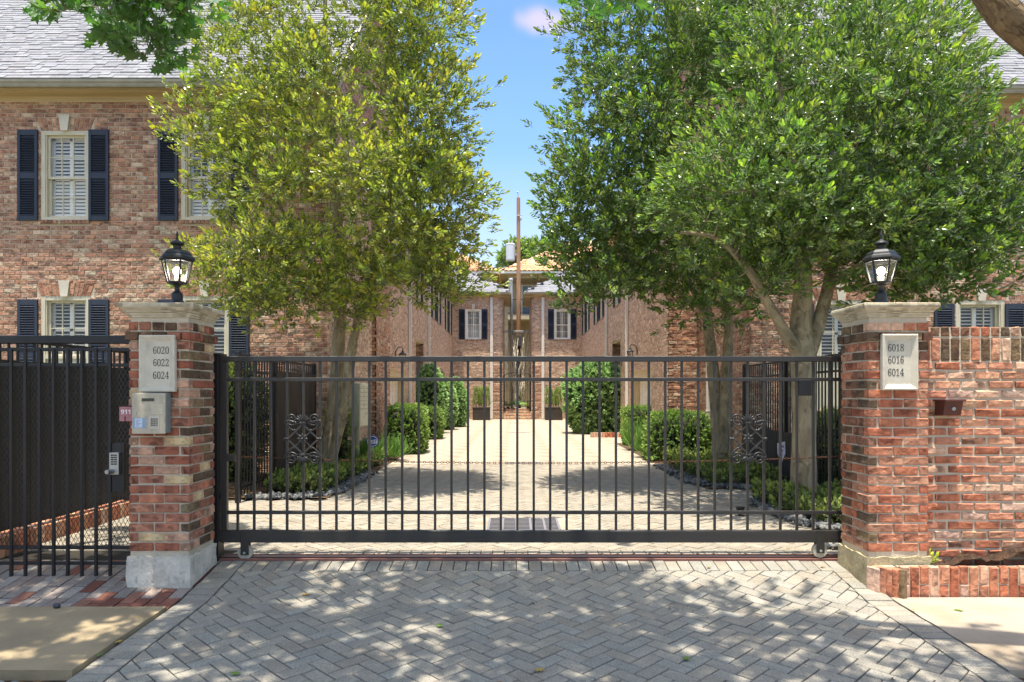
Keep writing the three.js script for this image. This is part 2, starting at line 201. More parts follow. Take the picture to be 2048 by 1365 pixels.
{ // the drive in front of the gate
  const bed = structure('driveway', sheet(DL, DR, -3, 5.94, -0.016, 4), mJoint), R = rng(5), mb = new MB(), whole = [];
  herringbone((q, mx, md, k) => { const c = clipPoly(q, DL + 0.21, DR - 0.21, 1.2, 5.71); if (!c) return; const full = Math.abs(Math.abs(polyArea(c)) - 0.02) < 1e-5, seen = md > 3.45; if (full && seen) whole.push([md, mx, k]); else if (Math.abs(polyArea(c)) > 0.0006) paverInto(mb, c, paverTones[Math.floor(R() * 6)].map(jit(R)), R); }, DL, DR, 1.2, 5.71);
  whole.sort((a, b) => a[0] - b[0]);
  whole.forEach(([md, mx, k], i) => { if (i >= 300) { const s = Math.SQRT1_2, h = (u, v) => { const e = k ? [-1, 1] : [1, 1]; return [mx + (u * e[0] - v * e[1]) * s, md + (u * e[1] + v * e[0]) * s]; }; paverInto(mb, [h(-0.1, -0.05), h(0.1, -0.05), h(0.1, 0.05), h(-0.1, 0.05)], paverTones[Math.floor(R() * 6)].map(jit(R)), R); return; }
    const m = new THREE.Matrix4().makeTranslation(mx, gy(md) + (R() - 0.5) * 0.004, -md).multiply(new THREE.Matrix4().makeRotationX(slope(md) + (R() - 0.5) * 0.012)).multiply(new THREE.Matrix4().makeRotationY(k ? Math.PI * 0.75 : Math.PI * 0.25)).multiply(new THREE.Matrix4().makeRotationZ((R() - 0.5) * 0.012));
    piece(bed, 'paver', paverGeos[Math.floor(R() * 18)], mPaver, m); });
  for (let d = 1.2; d < 5.7; d += 0.102) for (const [a, b] of [[DL, DL + 0.205], [DR - 0.205, DR]]) paverInto(mb, [[a, d], [b, d], [b, d + 0.1], [a, d + 0.1]], paverTones[Math.floor(R() * 6)].map(jit(R)), R);
  for (let x = DL; x < DR - 0.05; x += 0.1017) paverInto(mb, [[x, 5.715], [x + 0.1, 5.715], [x + 0.1, 5.915], [x, 5.915]], paverTones[Math.floor(R() * 6)].map(jit(R)), R);
  part(bed, 'pavers', mb.geo(), mPaver, 'stuff');
}
{ // the paved court behind the gate
  const bed = structure('forecourt', sheet(-4.6, 4.6, 5.94, 13.8, -0.012, 4), mJoint), R = rng(6), mb = new MB();
  const drain = (x, d) => x > -0.34 && x < 0.56 && d > 7.12 && d < 7.92;
  herringbone((q, mx, md) => { if (drain(mx, md)) return; q = clipPoly(q, -9, 9, 6.275, 13.75); if (!q || Math.abs(polyArea(q)) < 0.0008) return; const wide = md < 9.2 ? mx > -4.5 && mx < 4.4 : mx > -2.48 && mx < (md < 10.2 ? 4.2 : 2.8); if (wide) paverInto(mb, q, paverTones[Math.floor(R() * 6)].map(jit(R)).map((x, k) => x * [1.04, 1, 0.95][k]), R); }, -4.6, 4.6, 6.2, 13.7);
  for (let x = DL; x < DR + 0.3; x += 0.1017) paverInto(mb, [[x, 6.065], [x + 0.1, 6.065], [x + 0.1, 6.265], [x, 6.265]], paverTones[Math.floor(R() * 6)].map(jit(R)), R);
  part(bed, 'pavers', mb.geo(), mPaver, 'stuff');
}
{ // rose and grey pavers under the small gate and the path behind it
  const bed = structure('footpath', sheet(-6.6, DL - 0.005, 5.02, 5.94, -0.014, 4), mJoint), R = rng(7), mb = new MB(), mine = [];
  for (let c = 0, x = -6.6; x < DL - 0.02; x += 0.1015, c++) for (let d = 5.02 - (c % 2) * 0.1; d < 5.93; d += 0.203) { const q = clipPoly([[x, d], [x + 0.1, d], [x + 0.1, d + 0.2], [x, d + 0.2]], -6.6, DL, 5.02, 5.94); if (!q || Math.abs(polyArea(q)) < 0.002) continue; const red = R() < (x > -3.1 && d < 5.2 ? 0.8 : 0.16); const one = new MB(); paverInto(one, q, (red ? redTones[Math.floor(R() * 3)] : roseTones[Math.floor(R() * 4)]).map(jit(R)), R); if (x > -4.6) mine.push(one); else { mb.p.push(...one.p); mb.t.push(...one.t); mb.c.push(...one.c); } }
  for (const m of mine.slice(0, 300)) part(bed, 'paver', m.geo(), mPaver);
  part(bed, 'pavers', mb.geo(), mPaver, 'stuff');
}
{ // concrete pavement slabs on both sides of the drive, and the concrete court
  const slab = (x0, x1, d0, d1, y0, y1) => { const g = new THREE.BoxGeometry(x1 - x0, 0.14, d1 - d0, 24, 2, 12); const p = g.attributes.position, R = rng(3); for (let i = 0; i < p.count; i++) { const t = (p.getZ(i) / (d1 - d0) + 0.5); p.setY(i, p.getY(i) - 0.07 + mix(y1, y0, t) + (vnoise(p.getX(i) * 3 + 50, p.getZ(i) * 3 + 50, 999, 1) - 0.5) * 0.006); if (Math.abs(Math.abs(p.getX(i)) - (x1 - x0) / 2) < 1e-4 || Math.abs(Math.abs(p.getZ(i)) - (d1 - d0) / 2) < 1e-4) { p.setX(i, p.getX(i) + (vnoise(p.getZ(i) * 9 + 9, 1, 999, 4) - 0.5) * 0.012); p.setZ(i, p.getZ(i) + (vnoise(p.getX(i) * 9 + 90, 1, 999, 4) - 0.5) * 0.012); } } g.translate((x0 + x1) / 2, 0, -(d0 + d1) / 2); return metric(g, 0.6); };
  structure('sidewalk_left', slab(-9, DL - 0.012, 3.93, 5.0, -0.035, -0.002), mConcreteTan);
  structure('sidewalk_right', slab(DR + 0.012, 9.5, 4.0, 5.26, -0.062, -0.012), mConcrete);
  structure('verge_left', sheet(-12, DL - 0.01, -3, 3.95, -0.03, 6), mMulch);
  structure('verge_right', sheet(DR + 0.01, 12, -3, 4.02, -0.045, 6), mMulch);
  structure('courtyard_floor', sheet(-3.3, 4.2, 13.78, 37.7, 0.0, 4), mConcrete);
  structure('planting_bed_left', sheet(-4.6, -2.44, 9.3, 17.5, 0.012, 6), mMulch); structure('planting_bed_right', sheet(2.74, 4.6, 10.2, 19.5, 0.012, 6), mMulch);
  structure('planting_bed_gate', sheet(3.06, 4.6, 7.2, 9.1, 0.012, 6), mMulch);
  structure('front_garden_left', sheet(-14, -4.5, 5.9, 12.6, 0.04, 3), mGround); structure('front_garden_right', sheet(4.1, 14, 5.7, 13, 0.04, 3), mGround);
  structure('street', metric(bx(-60, 60, -0.9, -0.2, 0.5, 9)), mStreet); structure('rear_yard', sheet(-20, 20, 37.7, 90, 0.02, 3), mGround);
}
// ------------------------------------------------------------------ brickwork
const houseTones = [[190, 146, 118], [182, 136, 110], [196, 154, 126], [174, 126, 102], [202, 166, 138], [186, 144, 120], [192, 140, 110], [206, 176, 148], [176, 134, 112], [164, 118, 96], [188, 142, 114]].map((c) => lin(...c).map((v) => v * 1.34));
const courtTones = houseTones.map((c) => c.map((v, k) => mix(v, lin(228, 200, 174)[k] * 1.34, 0.5)));  // paler pink brick, with bounce light of the court also mixed into the tones
const gateTones = [[172, 106, 80], [162, 94, 70], [186, 126, 98], [152, 88, 66], [200, 156, 128], [178, 114, 86], [170, 112, 88], [206, 172, 128], [146, 92, 72]].map((c) => lin(...c).map((v) => v * 1.38));
const wornTones = [[196, 126, 94], [186, 114, 82], [206, 148, 114], [212, 168, 138], [176, 106, 76], [204, 166, 142], [192, 134, 104], [172, 100, 72], [190, 122, 90], [198, 134, 104]].map((c) => lin(...c).map((v) => v * 1.38));
const mossTones = [[130, 96, 70], [112, 84, 60], [146, 102, 76], [138, 112, 80], [156, 104, 80], [102, 80, 60]].map((c) => lin(...c).map((v) => v * 1.3));
const pick = (list, R) => list[Math.floor(R() * list.length)].map(jit(R, 0.9, 0.2));
const stretcher = (w, h, tones, n, seed, ch, rough, depth = 0.05, proud = 0.008) => { const R = rng(seed), out = []; for (let k = 0; k < n; k++) { const mb = new MB(); mb.slab(-w / 2, -h / 2, w, h, -depth, proud + (R() - 0.3) * 0.009, ch, pick(tones, R), R, null, rough); out.push(mb.geo()); } return out; };
// A wall of bricks in its own plane. M: its axes; holes: [u0, u1, v0, v1]; the `single` bricks that score best are pieces of their own, the rest one mass.
function brickWall(house, name, { M, len, h, holes = [], tones = houseTones, pitch = 0.079, L = 0.203, joint = 0.0125, single = 0, score = () => 0, seed = 1, mortar = mMortar, ch = 0.0055, rough = 0.006, v0 = 0, thick = 0.14, skip = [], outline, inside }) {
  const s = new THREE.Shape(outline ? outline.map((p) => new THREE.Vector2(...p)) : [new THREE.Vector2(0, v0), new THREE.Vector2(len, v0), new THREE.Vector2(len, h), new THREE.Vector2(0, h)]);
  for (const [a, b, c, d] of holes) s.holes.push(new THREE.Path([new THREE.Vector2(a, c), new THREE.Vector2(a, d), new THREE.Vector2(b, d), new THREE.Vector2(b, c)]));
  const g = new THREE.ExtrudeGeometry(s, { depth: thick, bevelEnabled: false }); g.translate(0, 0, -thick); g.applyMatrix4(M);
  const wall = part(house, name, metric(g), mortar), R = rng(seed), mb = new MB(), bh = pitch - joint, full = [];
  for (let k = 0; ; k++) { const y = v0 + k * pitch + joint / 2; if (y + bh > h) break; const mid = y + bh / 2;
    let spans = []; for (let u = -(k % 2) * L / 2; u < len; u += L) spans.push([Math.max(0.004, u + joint / 2), Math.min(len - 0.004, u + L - joint / 2)]);
    for (const [a, b, c, d] of [...holes, ...skip]) if (mid > c - bh * 0.3 && mid < d + bh * 0.3) spans = spans.flatMap(([p, q]) => (q <= a || p >= b ? [[p, q]] : [[p, Math.min(q, a - 0.004)], [Math.max(p, b + 0.004), q]]));
    for (const [p, q] of spans) { if (q - p < 0.03 || (inside && !(inside(p, y + bh) && inside(q, y + bh)))) continue; if (single && q - p > L - joint - 1e-6) full.push([score((p + q) / 2, mid), p, q, y]); else mb.slab(p, y, q - p, bh, -0.02, 0.006 + R() * 0.01, ch, pick(tones, R), R, M, rough); } }
  full.sort((a, b) => b[0] - a[0]);
  const kinds = single ? stretcher(L - joint, bh, tones, 40, seed + 3, ch, rough, 0.02) : [], Mi = new THREE.Matrix4();
  full.forEach(([, p, q, y], i) => { if (i < single) piece(wall, 'brick', kinds[Math.floor(R() * kinds.length)], mBrick, Mi.copy(M).multiply(new THREE.Matrix4().makeTranslation((p + q) / 2, y + bh / 2, 0))); else mb.slab(p, y, q - p, bh, -0.02, 0.006 + R() * 0.01, ch, pick(tones, R), R, M, rough); });
  part(wall, 'bricks', mb.geo(), mBrick, 'stuff');
  return wall;
}
// ------------------------------------------------------------------ windows, shutters, arches
function louvers(mb, u0, u1, v0, v1, n, pitch, t, depth, tilt, M) { for (let v = v0 + pitch / 2; v < v1; v += pitch) { const T = new THREE.Matrix4().makeTranslation((u0 + u1) / 2, v, n).multiply(new THREE.Matrix4().makeRotationX(tilt)); mb.box(0, 0, 0, u1 - u0, t, depth, [1, 1, 1], [0, v], M.clone().multiply(T)); } }
function shutterOn(house, M, u0, v0, w, h) {
  const b = (a, c, d, e, n0 = 0.012, n1 = 0.05) => rb(u0 + a, u0 + c, v0 + d, v0 + e, n0, n1, 0.004, 1), st = 0.05, mid = h * 0.46, mr = h * 0.53;
  const s = part(house, 'shutter', joined(b(0, st, 0, h), b(w - st, w, 0, h), b(st, w - st, 0, 0.09, 0.014, 0.048), b(st, w - st, mid, mr, 0.014, 0.048), b(st, w - st, h - 0.1, h, 0.014, 0.048), b(0.02, w - 0.02, 0.02, h - 0.02, 0.012, 0.02)).applyMatrix4(M), mShutter);
  for (const [a, c] of [[0.09, mid], [mr, h - 0.1]]) { const mb = new MB(); louvers(mb, u0 + st, u0 + w - st, v0 + a, v0 + c, 0.034, 0.042, 0.006, 0.054, 0.75, M); part(s, 'louvers', mb.geo(), mShutter); }
}
// a wooden sash window: casing, sashes with glazing bars, panes, slatted blinds behind them
function windowOn(house, M, u0, v0, w, h, { cols = 3, rows = 2, hung = true, casing = 0.07, blind = 0.5, blindUp = blind * 0.55, panel = 0, sunk = 0.05, trim = mTrim, small = false } = {}) {
  const B = (a, c, d, e, n0, n1) => bx(u0 + a, u0 + c, v0 + d, v0 + e, n0, n1), k = casing;
  const frame = [B(0, k, 0, h, -0.12, 0.004), B(w - k, w, 0, h, -0.12, 0.004), B(k, w - k, h - k, h, -0.12, 0.002), B(k, w - k, panel, panel + 0.05, -0.12, 0.002), B(k, k + 0.02, panel + 0.05, h - k, -0.1, -0.012), B(w - k - 0.02, w - k, panel + 0.05, h - k, -0.1, -0.012)];
  if (panel) frame.push(B(k, w - k, 0, panel, -0.12, -0.03), B(k + 0.05, w / 2 - 0.03, 0.07, panel - 0.05, -0.03, -0.015), B(w / 2 + 0.03, w - k - 0.05, 0.07, panel - 0.05, -0.03, -0.015));
  const win = part(house, 'window', joined(frame).applyMatrix4(M), trim), lo = panel + 0.05, hi = h - k, mid = (lo + hi) / 2 - 0.02;
  const sashes = hung ? [[lo, mid + 0.02, -0.075], [mid - 0.02, hi, -0.045]] : [[lo, hi, -0.06]], x0 = k + 0.02, x1 = w - k - 0.02, r = 0.04;
  for (const [a, b, n] of sashes) { const nn = n - 0.03, bars = [B(x0, x0 + r, a, b, nn, n), B(x1 - r, x1, a, b, nn, n), B(x0 + r, x1 - r, a, a + r, nn, n - 0.001), B(x0 + r, x1 - r, b - r, b, nn, n - 0.001)], g0 = x0 + r, g1 = x1 - r, h0 = a + r, h1 = b - r;
    for (let i = 1; i < cols; i++) { const x = mix(g0, g1, i / cols); bars.push(B(x - 0.009, x + 0.009, h0, h1, nn + 0.004, n - 0.004)); }
    for (let i = 1; i < rows; i++) { const y = mix(h0, h1, i / rows); bars.push(B(g0, g1, y - 0.009, y + 0.009, nn + 0.006, n - 0.006)); }
    part(win, 'sash', joined(bars).applyMatrix4(M), trim);
    if (small) part(win, 'pane', B(g0, g1, h0, h1, n - 0.019, n - 0.016).applyMatrix4(M), mGlass);
    else for (let i = 0; i < cols; i++) for (let j = 0; j < rows; j++) { const g = new THREE.PlaneGeometry((g1 - g0) / cols - 0.012, (h1 - h0) / rows - 0.012); g.translate(u0 + mix(g0, g1, (i + 0.5) / cols), v0 + mix(h0, h1, (j + 0.5) / rows), n - 0.017); part(win, 'pane', g.applyMatrix4(M), mGlass); } }
  if (blind !== null) { const mb = new MB(); for (const [a, c] of [[x0 + 0.05, (x0 + x1) / 2 - 0.03], [(x0 + x1) / 2 + 0.03, x1 - 0.05]]) for (const [p, q, t] of hung ? [[lo + 0.05, mid - 0.02, blind], [mid + 0.03, hi - 0.05, blindUp]] : [[lo + 0.05, hi - 0.05, blind]]) louvers(mb, u0 + a, u0 + c, v0 + p, v0 + q, -0.17, small ? 0.09 : 0.062, 0.009, 0.06, t, M);
    for (const [a, c, d, e] of [[x0 - 0.03, x0 + 0.05, lo, hi], [x1 - 0.05, x1 + 0.03, lo, hi], [(x0 + x1) / 2 - 0.03, (x0 + x1) / 2 + 0.03, lo, hi], [x0, x1, lo, lo + 0.05], [x0, x1, mid - 0.02, mid + 0.03], [x0, x1, hi - 0.05, hi]]) mb.box(u0 + (a + c) / 2, v0 + (d + e) / 2, -0.172, c - a, e - d, 0.02, [1, 1, 1], [0, 0], M); part(win, 'blind', mb.geo(), mBlind); }
  part(win, 'room', joined(B(-0.3, w + 0.3, -0.3, h + 0.3, -0.72, -0.7), B(-0.3, -0.28, -0.3, h + 0.3, -0.7, -0.2), B(w + 0.28, w + 0.3, -0.3, h + 0.3, -0.7, -0.2), B(-0.28, w + 0.28, h + 0.28, h + 0.3, -0.7, -0.2), B(-0.28, w + 0.28, -0.3, -0.28, -0.7, -0.2)).applyMatrix4(M), mRoomDark);
  return win;
}
// flat arch of splayed bricks with a stone keystone
function archOn(house, M, uc, v0, w, h, seed, key = true, tones = houseTones) {
  const R = rng(seed), n = 12, sp = 0.085, ar = part(house, 'arch', bx(uc - w / 2 - sp, uc + w / 2 + sp, v0, v0 + h, -0.1, -0.002).applyMatrix4(M), mMortar);
  for (let i = 0; i < n; i++) { const t0 = i / n, t1 = (i + 1) / n; if (key && (t0 + t1) / 2 > 0.43 && (t0 + t1) / 2 < 0.57) continue; const x = (t, v) => uc + (t - 0.5) * (w + 2 * sp * v), mb = new MB(), col = pick(tones, R).map((c, k) => c * [1.05, 0.96, 0.9][k]), q = [[x(t0, 0) + 0.005, v0 + 0.004], [x(t1, 0) - 0.005, v0 + 0.004], [x(t1, 1) - 0.005, v0 + h - 0.004], [x(t0, 1) + 0.005, v0 + h - 0.004]], off = [R() * 3, R() * 3], P = (a, nn) => V3(a[0], a[1], nn).applyMatrix4(M).toArray(), pr = 0.007 + R() * 0.006;
    const c = [(q[0][0] + q[2][0]) / 2, (q[0][1] + q[2][1]) / 2], top = q.map((a) => P([mix(a[0], c[0], 0.1), mix(a[1], c[1], 0.03)], pr)), low = q.map((a) => P(a, -0.02)), rim = q.map((a) => P(a, pr - 0.005));
    mb.quad(top[0], top[1], top[2], top[3], col, off); for (let k = 0; k < 4; k++) { const m = (k + 1) % 4; mb.quad(rim[k], rim[m], top[m], top[k], col, off); mb.quad(low[k], low[m], rim[m], rim[k], col, off); } part(ar, 'brick', mb.geo(), mBrick); }
  if (key) { const s = new THREE.Shape([[-0.062, -0.03], [0.062, -0.03], [0.098, 0.25], [-0.098, 0.25]].map((p) => new THREE.Vector2(...p))); const g = new THREE.ExtrudeGeometry(s, { depth: 0.03, bevelEnabled: true, bevelThickness: 0.025, bevelSize: -0.022, bevelSegments: 1 }); g.translate(uc, v0 + 0.02, 0.005); part(house, 'keystone', metric(g.applyMatrix4(M)), mPlaque); }
}
function sillOn(house, M, u0, v0, w, seed, tones = houseTones) { const R = rng(seed), n = Math.round(w / 0.072), s = part(house, 'sill', bx(u0, u0 + w, v0 - 0.075, v0 - 0.004, -0.1, 0.02).applyMatrix4(M), mMortar); for (let i = 0; i < n; i++) { const mb = new MB(); mb.slab(u0 + i * w / n + 0.004, v0 - 0.073, w / n - 0.008, 0.068, -0.05, 0.034 + R() * 0.004, 0.006, pick(tones, R).map((c) => c * 0.86), R, M, 0.004); part(s, 'brick', mb.geo(), mBrick); } }
// ------------------------------------------------------------------ gate piers
mBrick.side = THREE.DoubleSide;
function chamferBox(w, h, d, ch, col, R, rough) {
  const mb = new MB(), off = [R() * 3, R() * 3], S = [-1, 1], half = [w / 2, h / 2, d / 2], jit = {};
  for (const x of S) for (const y of S) for (const z of S) jit[`${x}${y}${z}`] = [0, 1, 2].map(() => (R() - 0.5) * rough);
  const P = (s, a) => { const q = [0, 1, 2].map((k) => s[k] * (half[k] - (k === a ? 0 : ch)) + jit[s.join('')][k]); return q; };
  const add = (pts) => { const c = [0, 1, 2].map((k) => pts.reduce((t, p) => t + p[k], 0)), n = V3(...pts[1]).sub(V3(...pts[0])).cross(V3(...pts[2]).sub(V3(...pts[0]))); if (n.dot(V3(...c)) < 0) pts.reverse(); if (pts.length === 4) mb.quad(...pts, col, off); else mb.tri(...pts, col, off, off, off); };
  for (let a = 0; a < 3; a++) { const b = (a + 1) % 3, c = (a + 2) % 3; for (const s of S) { const k = (p, q) => { const v = [0, 0, 0]; v[a] = s; v[b] = p; v[c] = q; return P(v, a); }; add([k(-1, -1), k(1, -1), k(1, 1), k(-1, 1)]); for (const t of S) { const e = (q, ax) => { const v = [0, 0, 0]; v[a] = s; v[b] = t; v[c] = q; return P(v, ax); }; add([e(-1, a), e(1, a), e(1, b), e(-1, b)]); } } }
  for (const x of S) for (const y of S) for (const z of S) add([P([x, y, z], 0), P([x, y, z], 1), P([x, y, z], 2)]);
  return mb.geo(); }
const PW = 0.457;
function pier(label, x0, dF, base, yTop, tonesAt, stucco, seed, mortar) {
  const cx = x0 + PW / 2, cz = -(dF + PW / 2), g = thing('gate_pillar', label, 'pillar', [cx, base, cz]), R = rng(seed), pitch = 0.0725, bh = 0.0605, dep = 0.068, st = (PW - dep - 0.022) / 2;
  const y0 = stucco[1], n = Math.floor((yTop - y0) / pitch), core = part(g, 'core', metric(bx(x0 + 0.009, x0 + PW - 0.009, base, yTop, -(dF + PW - 0.009), -(dF + 0.009))), mortar);
  const sets = new Map(); const kind = (tones, w, d) => { const k = tones.id + '|' + w.toFixed(3) + d; if (!sets.has(k)) sets.set(k, Array.from({ length: 14 }, () => chamferBox(w, bh, d, 0.005, pick(tones.list, R), R, 0.006))); return sets.get(k)[Math.floor(R() * 14)]; };
  for (let k = 0; k < n; k++) { const y = y0 + (k + 0.5) * pitch + (yTop - y0 - n * pitch) / 2, corbel = k === n - 2, S = PW + (corbel ? 0.04 : 0), flip = k % 2 ? -1 : 1;
    for (let s = 0; s < 4; s++) { const rowW = corbel || k === n - 1 ? 0.083 : st, m = corbel || k === n - 1 ? Math.round((S - dep - 0.01) / (rowW + 0.011)) : 2, w = (S - dep - 0.011 * m) / m;
      for (let i = 0; i < m; i++) { const u = -S / 2 + w / 2 + i * (w + 0.011), T = new THREE.Matrix4().makeTranslation(cx, y, cz).multiply(new THREE.Matrix4().makeRotationY(s * Math.PI / 2)).multiply(new THREE.Matrix4().makeTranslation(flip * u + (R() - 0.5) * 0.003, (R() - 0.5) * 0.003, S / 2 - dep / 2 + (R() - 0.5) * 0.006)).multiply(new THREE.Matrix4().makeRotationZ((R() - 0.5) * 0.012));
        piece(core, 'brick', kind(tonesAt(y, s, R), w, dep), mBrick, T); } } }
  // rendered foot, its edges worn and uneven
  const sg = new THREE.BoxGeometry(PW + 0.024, stucco[1] - base, PW + 0.024, 14, 8, 14), p = sg.attributes.position; for (let i = 0; i < p.count; i++) { const x = p.getX(i), y = p.getY(i), z = p.getZ(i), q = (vnoise(x * 11 + z * 7 + 40, y * 11 + 40, 999, seed) - 0.5) * 0.014; p.setXYZ(i, x + Math.sign(x) * q * (Math.abs(x) > PW / 2 ? 1 : 0), y + (y > 0.05 ? (vnoise(x * 22 + 50, z * 22 + 50, 999, 3) - 0.5) * 0.03 : 0), z + Math.sign(z) * q * (Math.abs(z) > PW / 2 ? 1 : 0)); }
  sg.computeVertexNormals(); sg.translate(cx, (stucco[1] + base) / 2, cz); part(g, 'stucco_base', metric(sg, 1.6), stucco[2]);
  // moulded stone cap
  const h = PW / 2, r2 = Math.SQRT2, prof = [[0, 0], [h + 0.002, 0], [h + 0.006, 0.014], [h + 0.012, 0.017], [h + 0.014, 0.03], [h + 0.024, 0.036], [h + 0.031, 0.048], [h + 0.044, 0.06], [h + 0.056, 0.072], [h + 0.058, 0.084], [h + 0.056, 0.1], [h + 0.05, 0.104], [0, 0.108]];
  const cg = new THREE.LatheGeometry(prof.map(([a, b]) => new THREE.Vector2(a * r2, b)), 4); cg.rotateY(Math.PI / 4); cg.translate(cx, yTop, cz); const flat = metric(cg, 1.3); flat.deleteAttribute('normal'); part(g, 'cap', flat, mStone);
  return g;
}
const T_gate = { id: 'g', list: gateTones }, T_moss = { id: 'm', list: mossTones }, T_worn = { id: 'w', list: wornTones };
const LX = wx(257, 5.4), RX = wx(1737, 5.4), CAPY = 2.066;
const pillarL = pier('brick gate pillar with keypad panel and 6020 6022 6024 plaque', LX, 5.4, -0.06, CAPY, (y, s, R) => (y > 1.9 || (s === 1 && y > 1.1) ? (R() < 0.65 ? T_moss : T_gate) : s === 1 && R() < 0.35 ? T_moss : T_gate), [0, 0.262, mPlaster], 11, mMortarOld);
const pillarR = pier('brick gate pillar with 6018 6016 6014 plaque beside the garden wall', RX, 5.4, -0.06, CAPY, (y, s, R) => (y > 1.72 || (s === 3 && y > 0.95) ? (R() < 0.72 ? T_moss : T_worn) : s === 3 && R() < 0.4 ? T_moss : T_worn), [0, 0.255, mPlasterTan], 12, mMortar);

const serif = await new FontLoader().loadAsync('fonts/droid/droid_serif_regular.typeface.json'), sansBold = await new FontLoader().loadAsync('fonts/droid/droid_sans_bold.typeface.json');
function lettering(str, font, size, depth, x, y, z, center = true) { const g = new TextGeometry(str, { font, size, depth, curveSegments: 4, bevelEnabled: false }); g.computeBoundingBox(); const b = g.boundingBox; g.translate(x - (center ? (b.min.x + b.max.x) / 2 : b.min.x), y - (b.min.y + b.max.y) / 2, z); return g; }
const mInk = mat(lin(62, 62, 62), 0.8);
function plaque(label, x0, x1, y0, y1, d, lines, tx) {
  const g = thing('address_plaque', label, 'plaque', [(x0 + x1) / 2, y0, -d]), rings = [[0, 0], [0, 0.036], [0.008, 0.04], [0.012, 0.04], [0.046, 0.016], [0.13, 0.016]], mb = new MB(), r = (i, n) => [[x0 + i, y0 + i, -d + n], [x1 - i, y0 + i, -d + n], [x1 - i, y1 - i, -d + n], [x0 + i, y1 - i, -d + n]];
  for (let k = 0; k < 4; k++) { const a = r(...rings[k]), b = r(...rings[k + 1]); for (let i = 0; i < 4; i++) { const j = (i + 1) % 4; mb.quad(a[i], a[j], b[j], b[i], [1, 1, 1], [i, k]); } } const f = r(...rings[4]); mb.quad(f[0], f[1], f[2], f[3], [1, 1, 1]);
  const slab = part(g, 'slab', mb.geo(), mPlaque); lines.forEach(([t, y]) => part(slab, 'lettering', lettering(t, serif, 0.054, 0.0015, 0, 0, 0).scale(0.118 / 0.16, 1, 1).translate(tx, y, -d + 0.0162), mInk));
}
plaque('stone address plaque reading 6020 6022 6024 above the keypad panel', wx(281, 5.385), wx(352, 5.385), wy(784, 5.385), wy(671, 5.385), 5.393, [['6020', wy(701, 5.38)], ['6022', wy(726, 5.38)], ['6024', wy(751, 5.38)]], wx(322, 5.38));
plaque('stone address plaque reading 6018 6016 6014 beside the garden wall', wx(1762, 5.385), wx(1833, 5.385), wy(781, 5.385), wy(669, 5.385), 5.393, [['6018', wy(696, 5.38)], ['6016', wy(720, 5.38)], ['6014', wy(745, 5.38)]], wx(1792, 5.38));

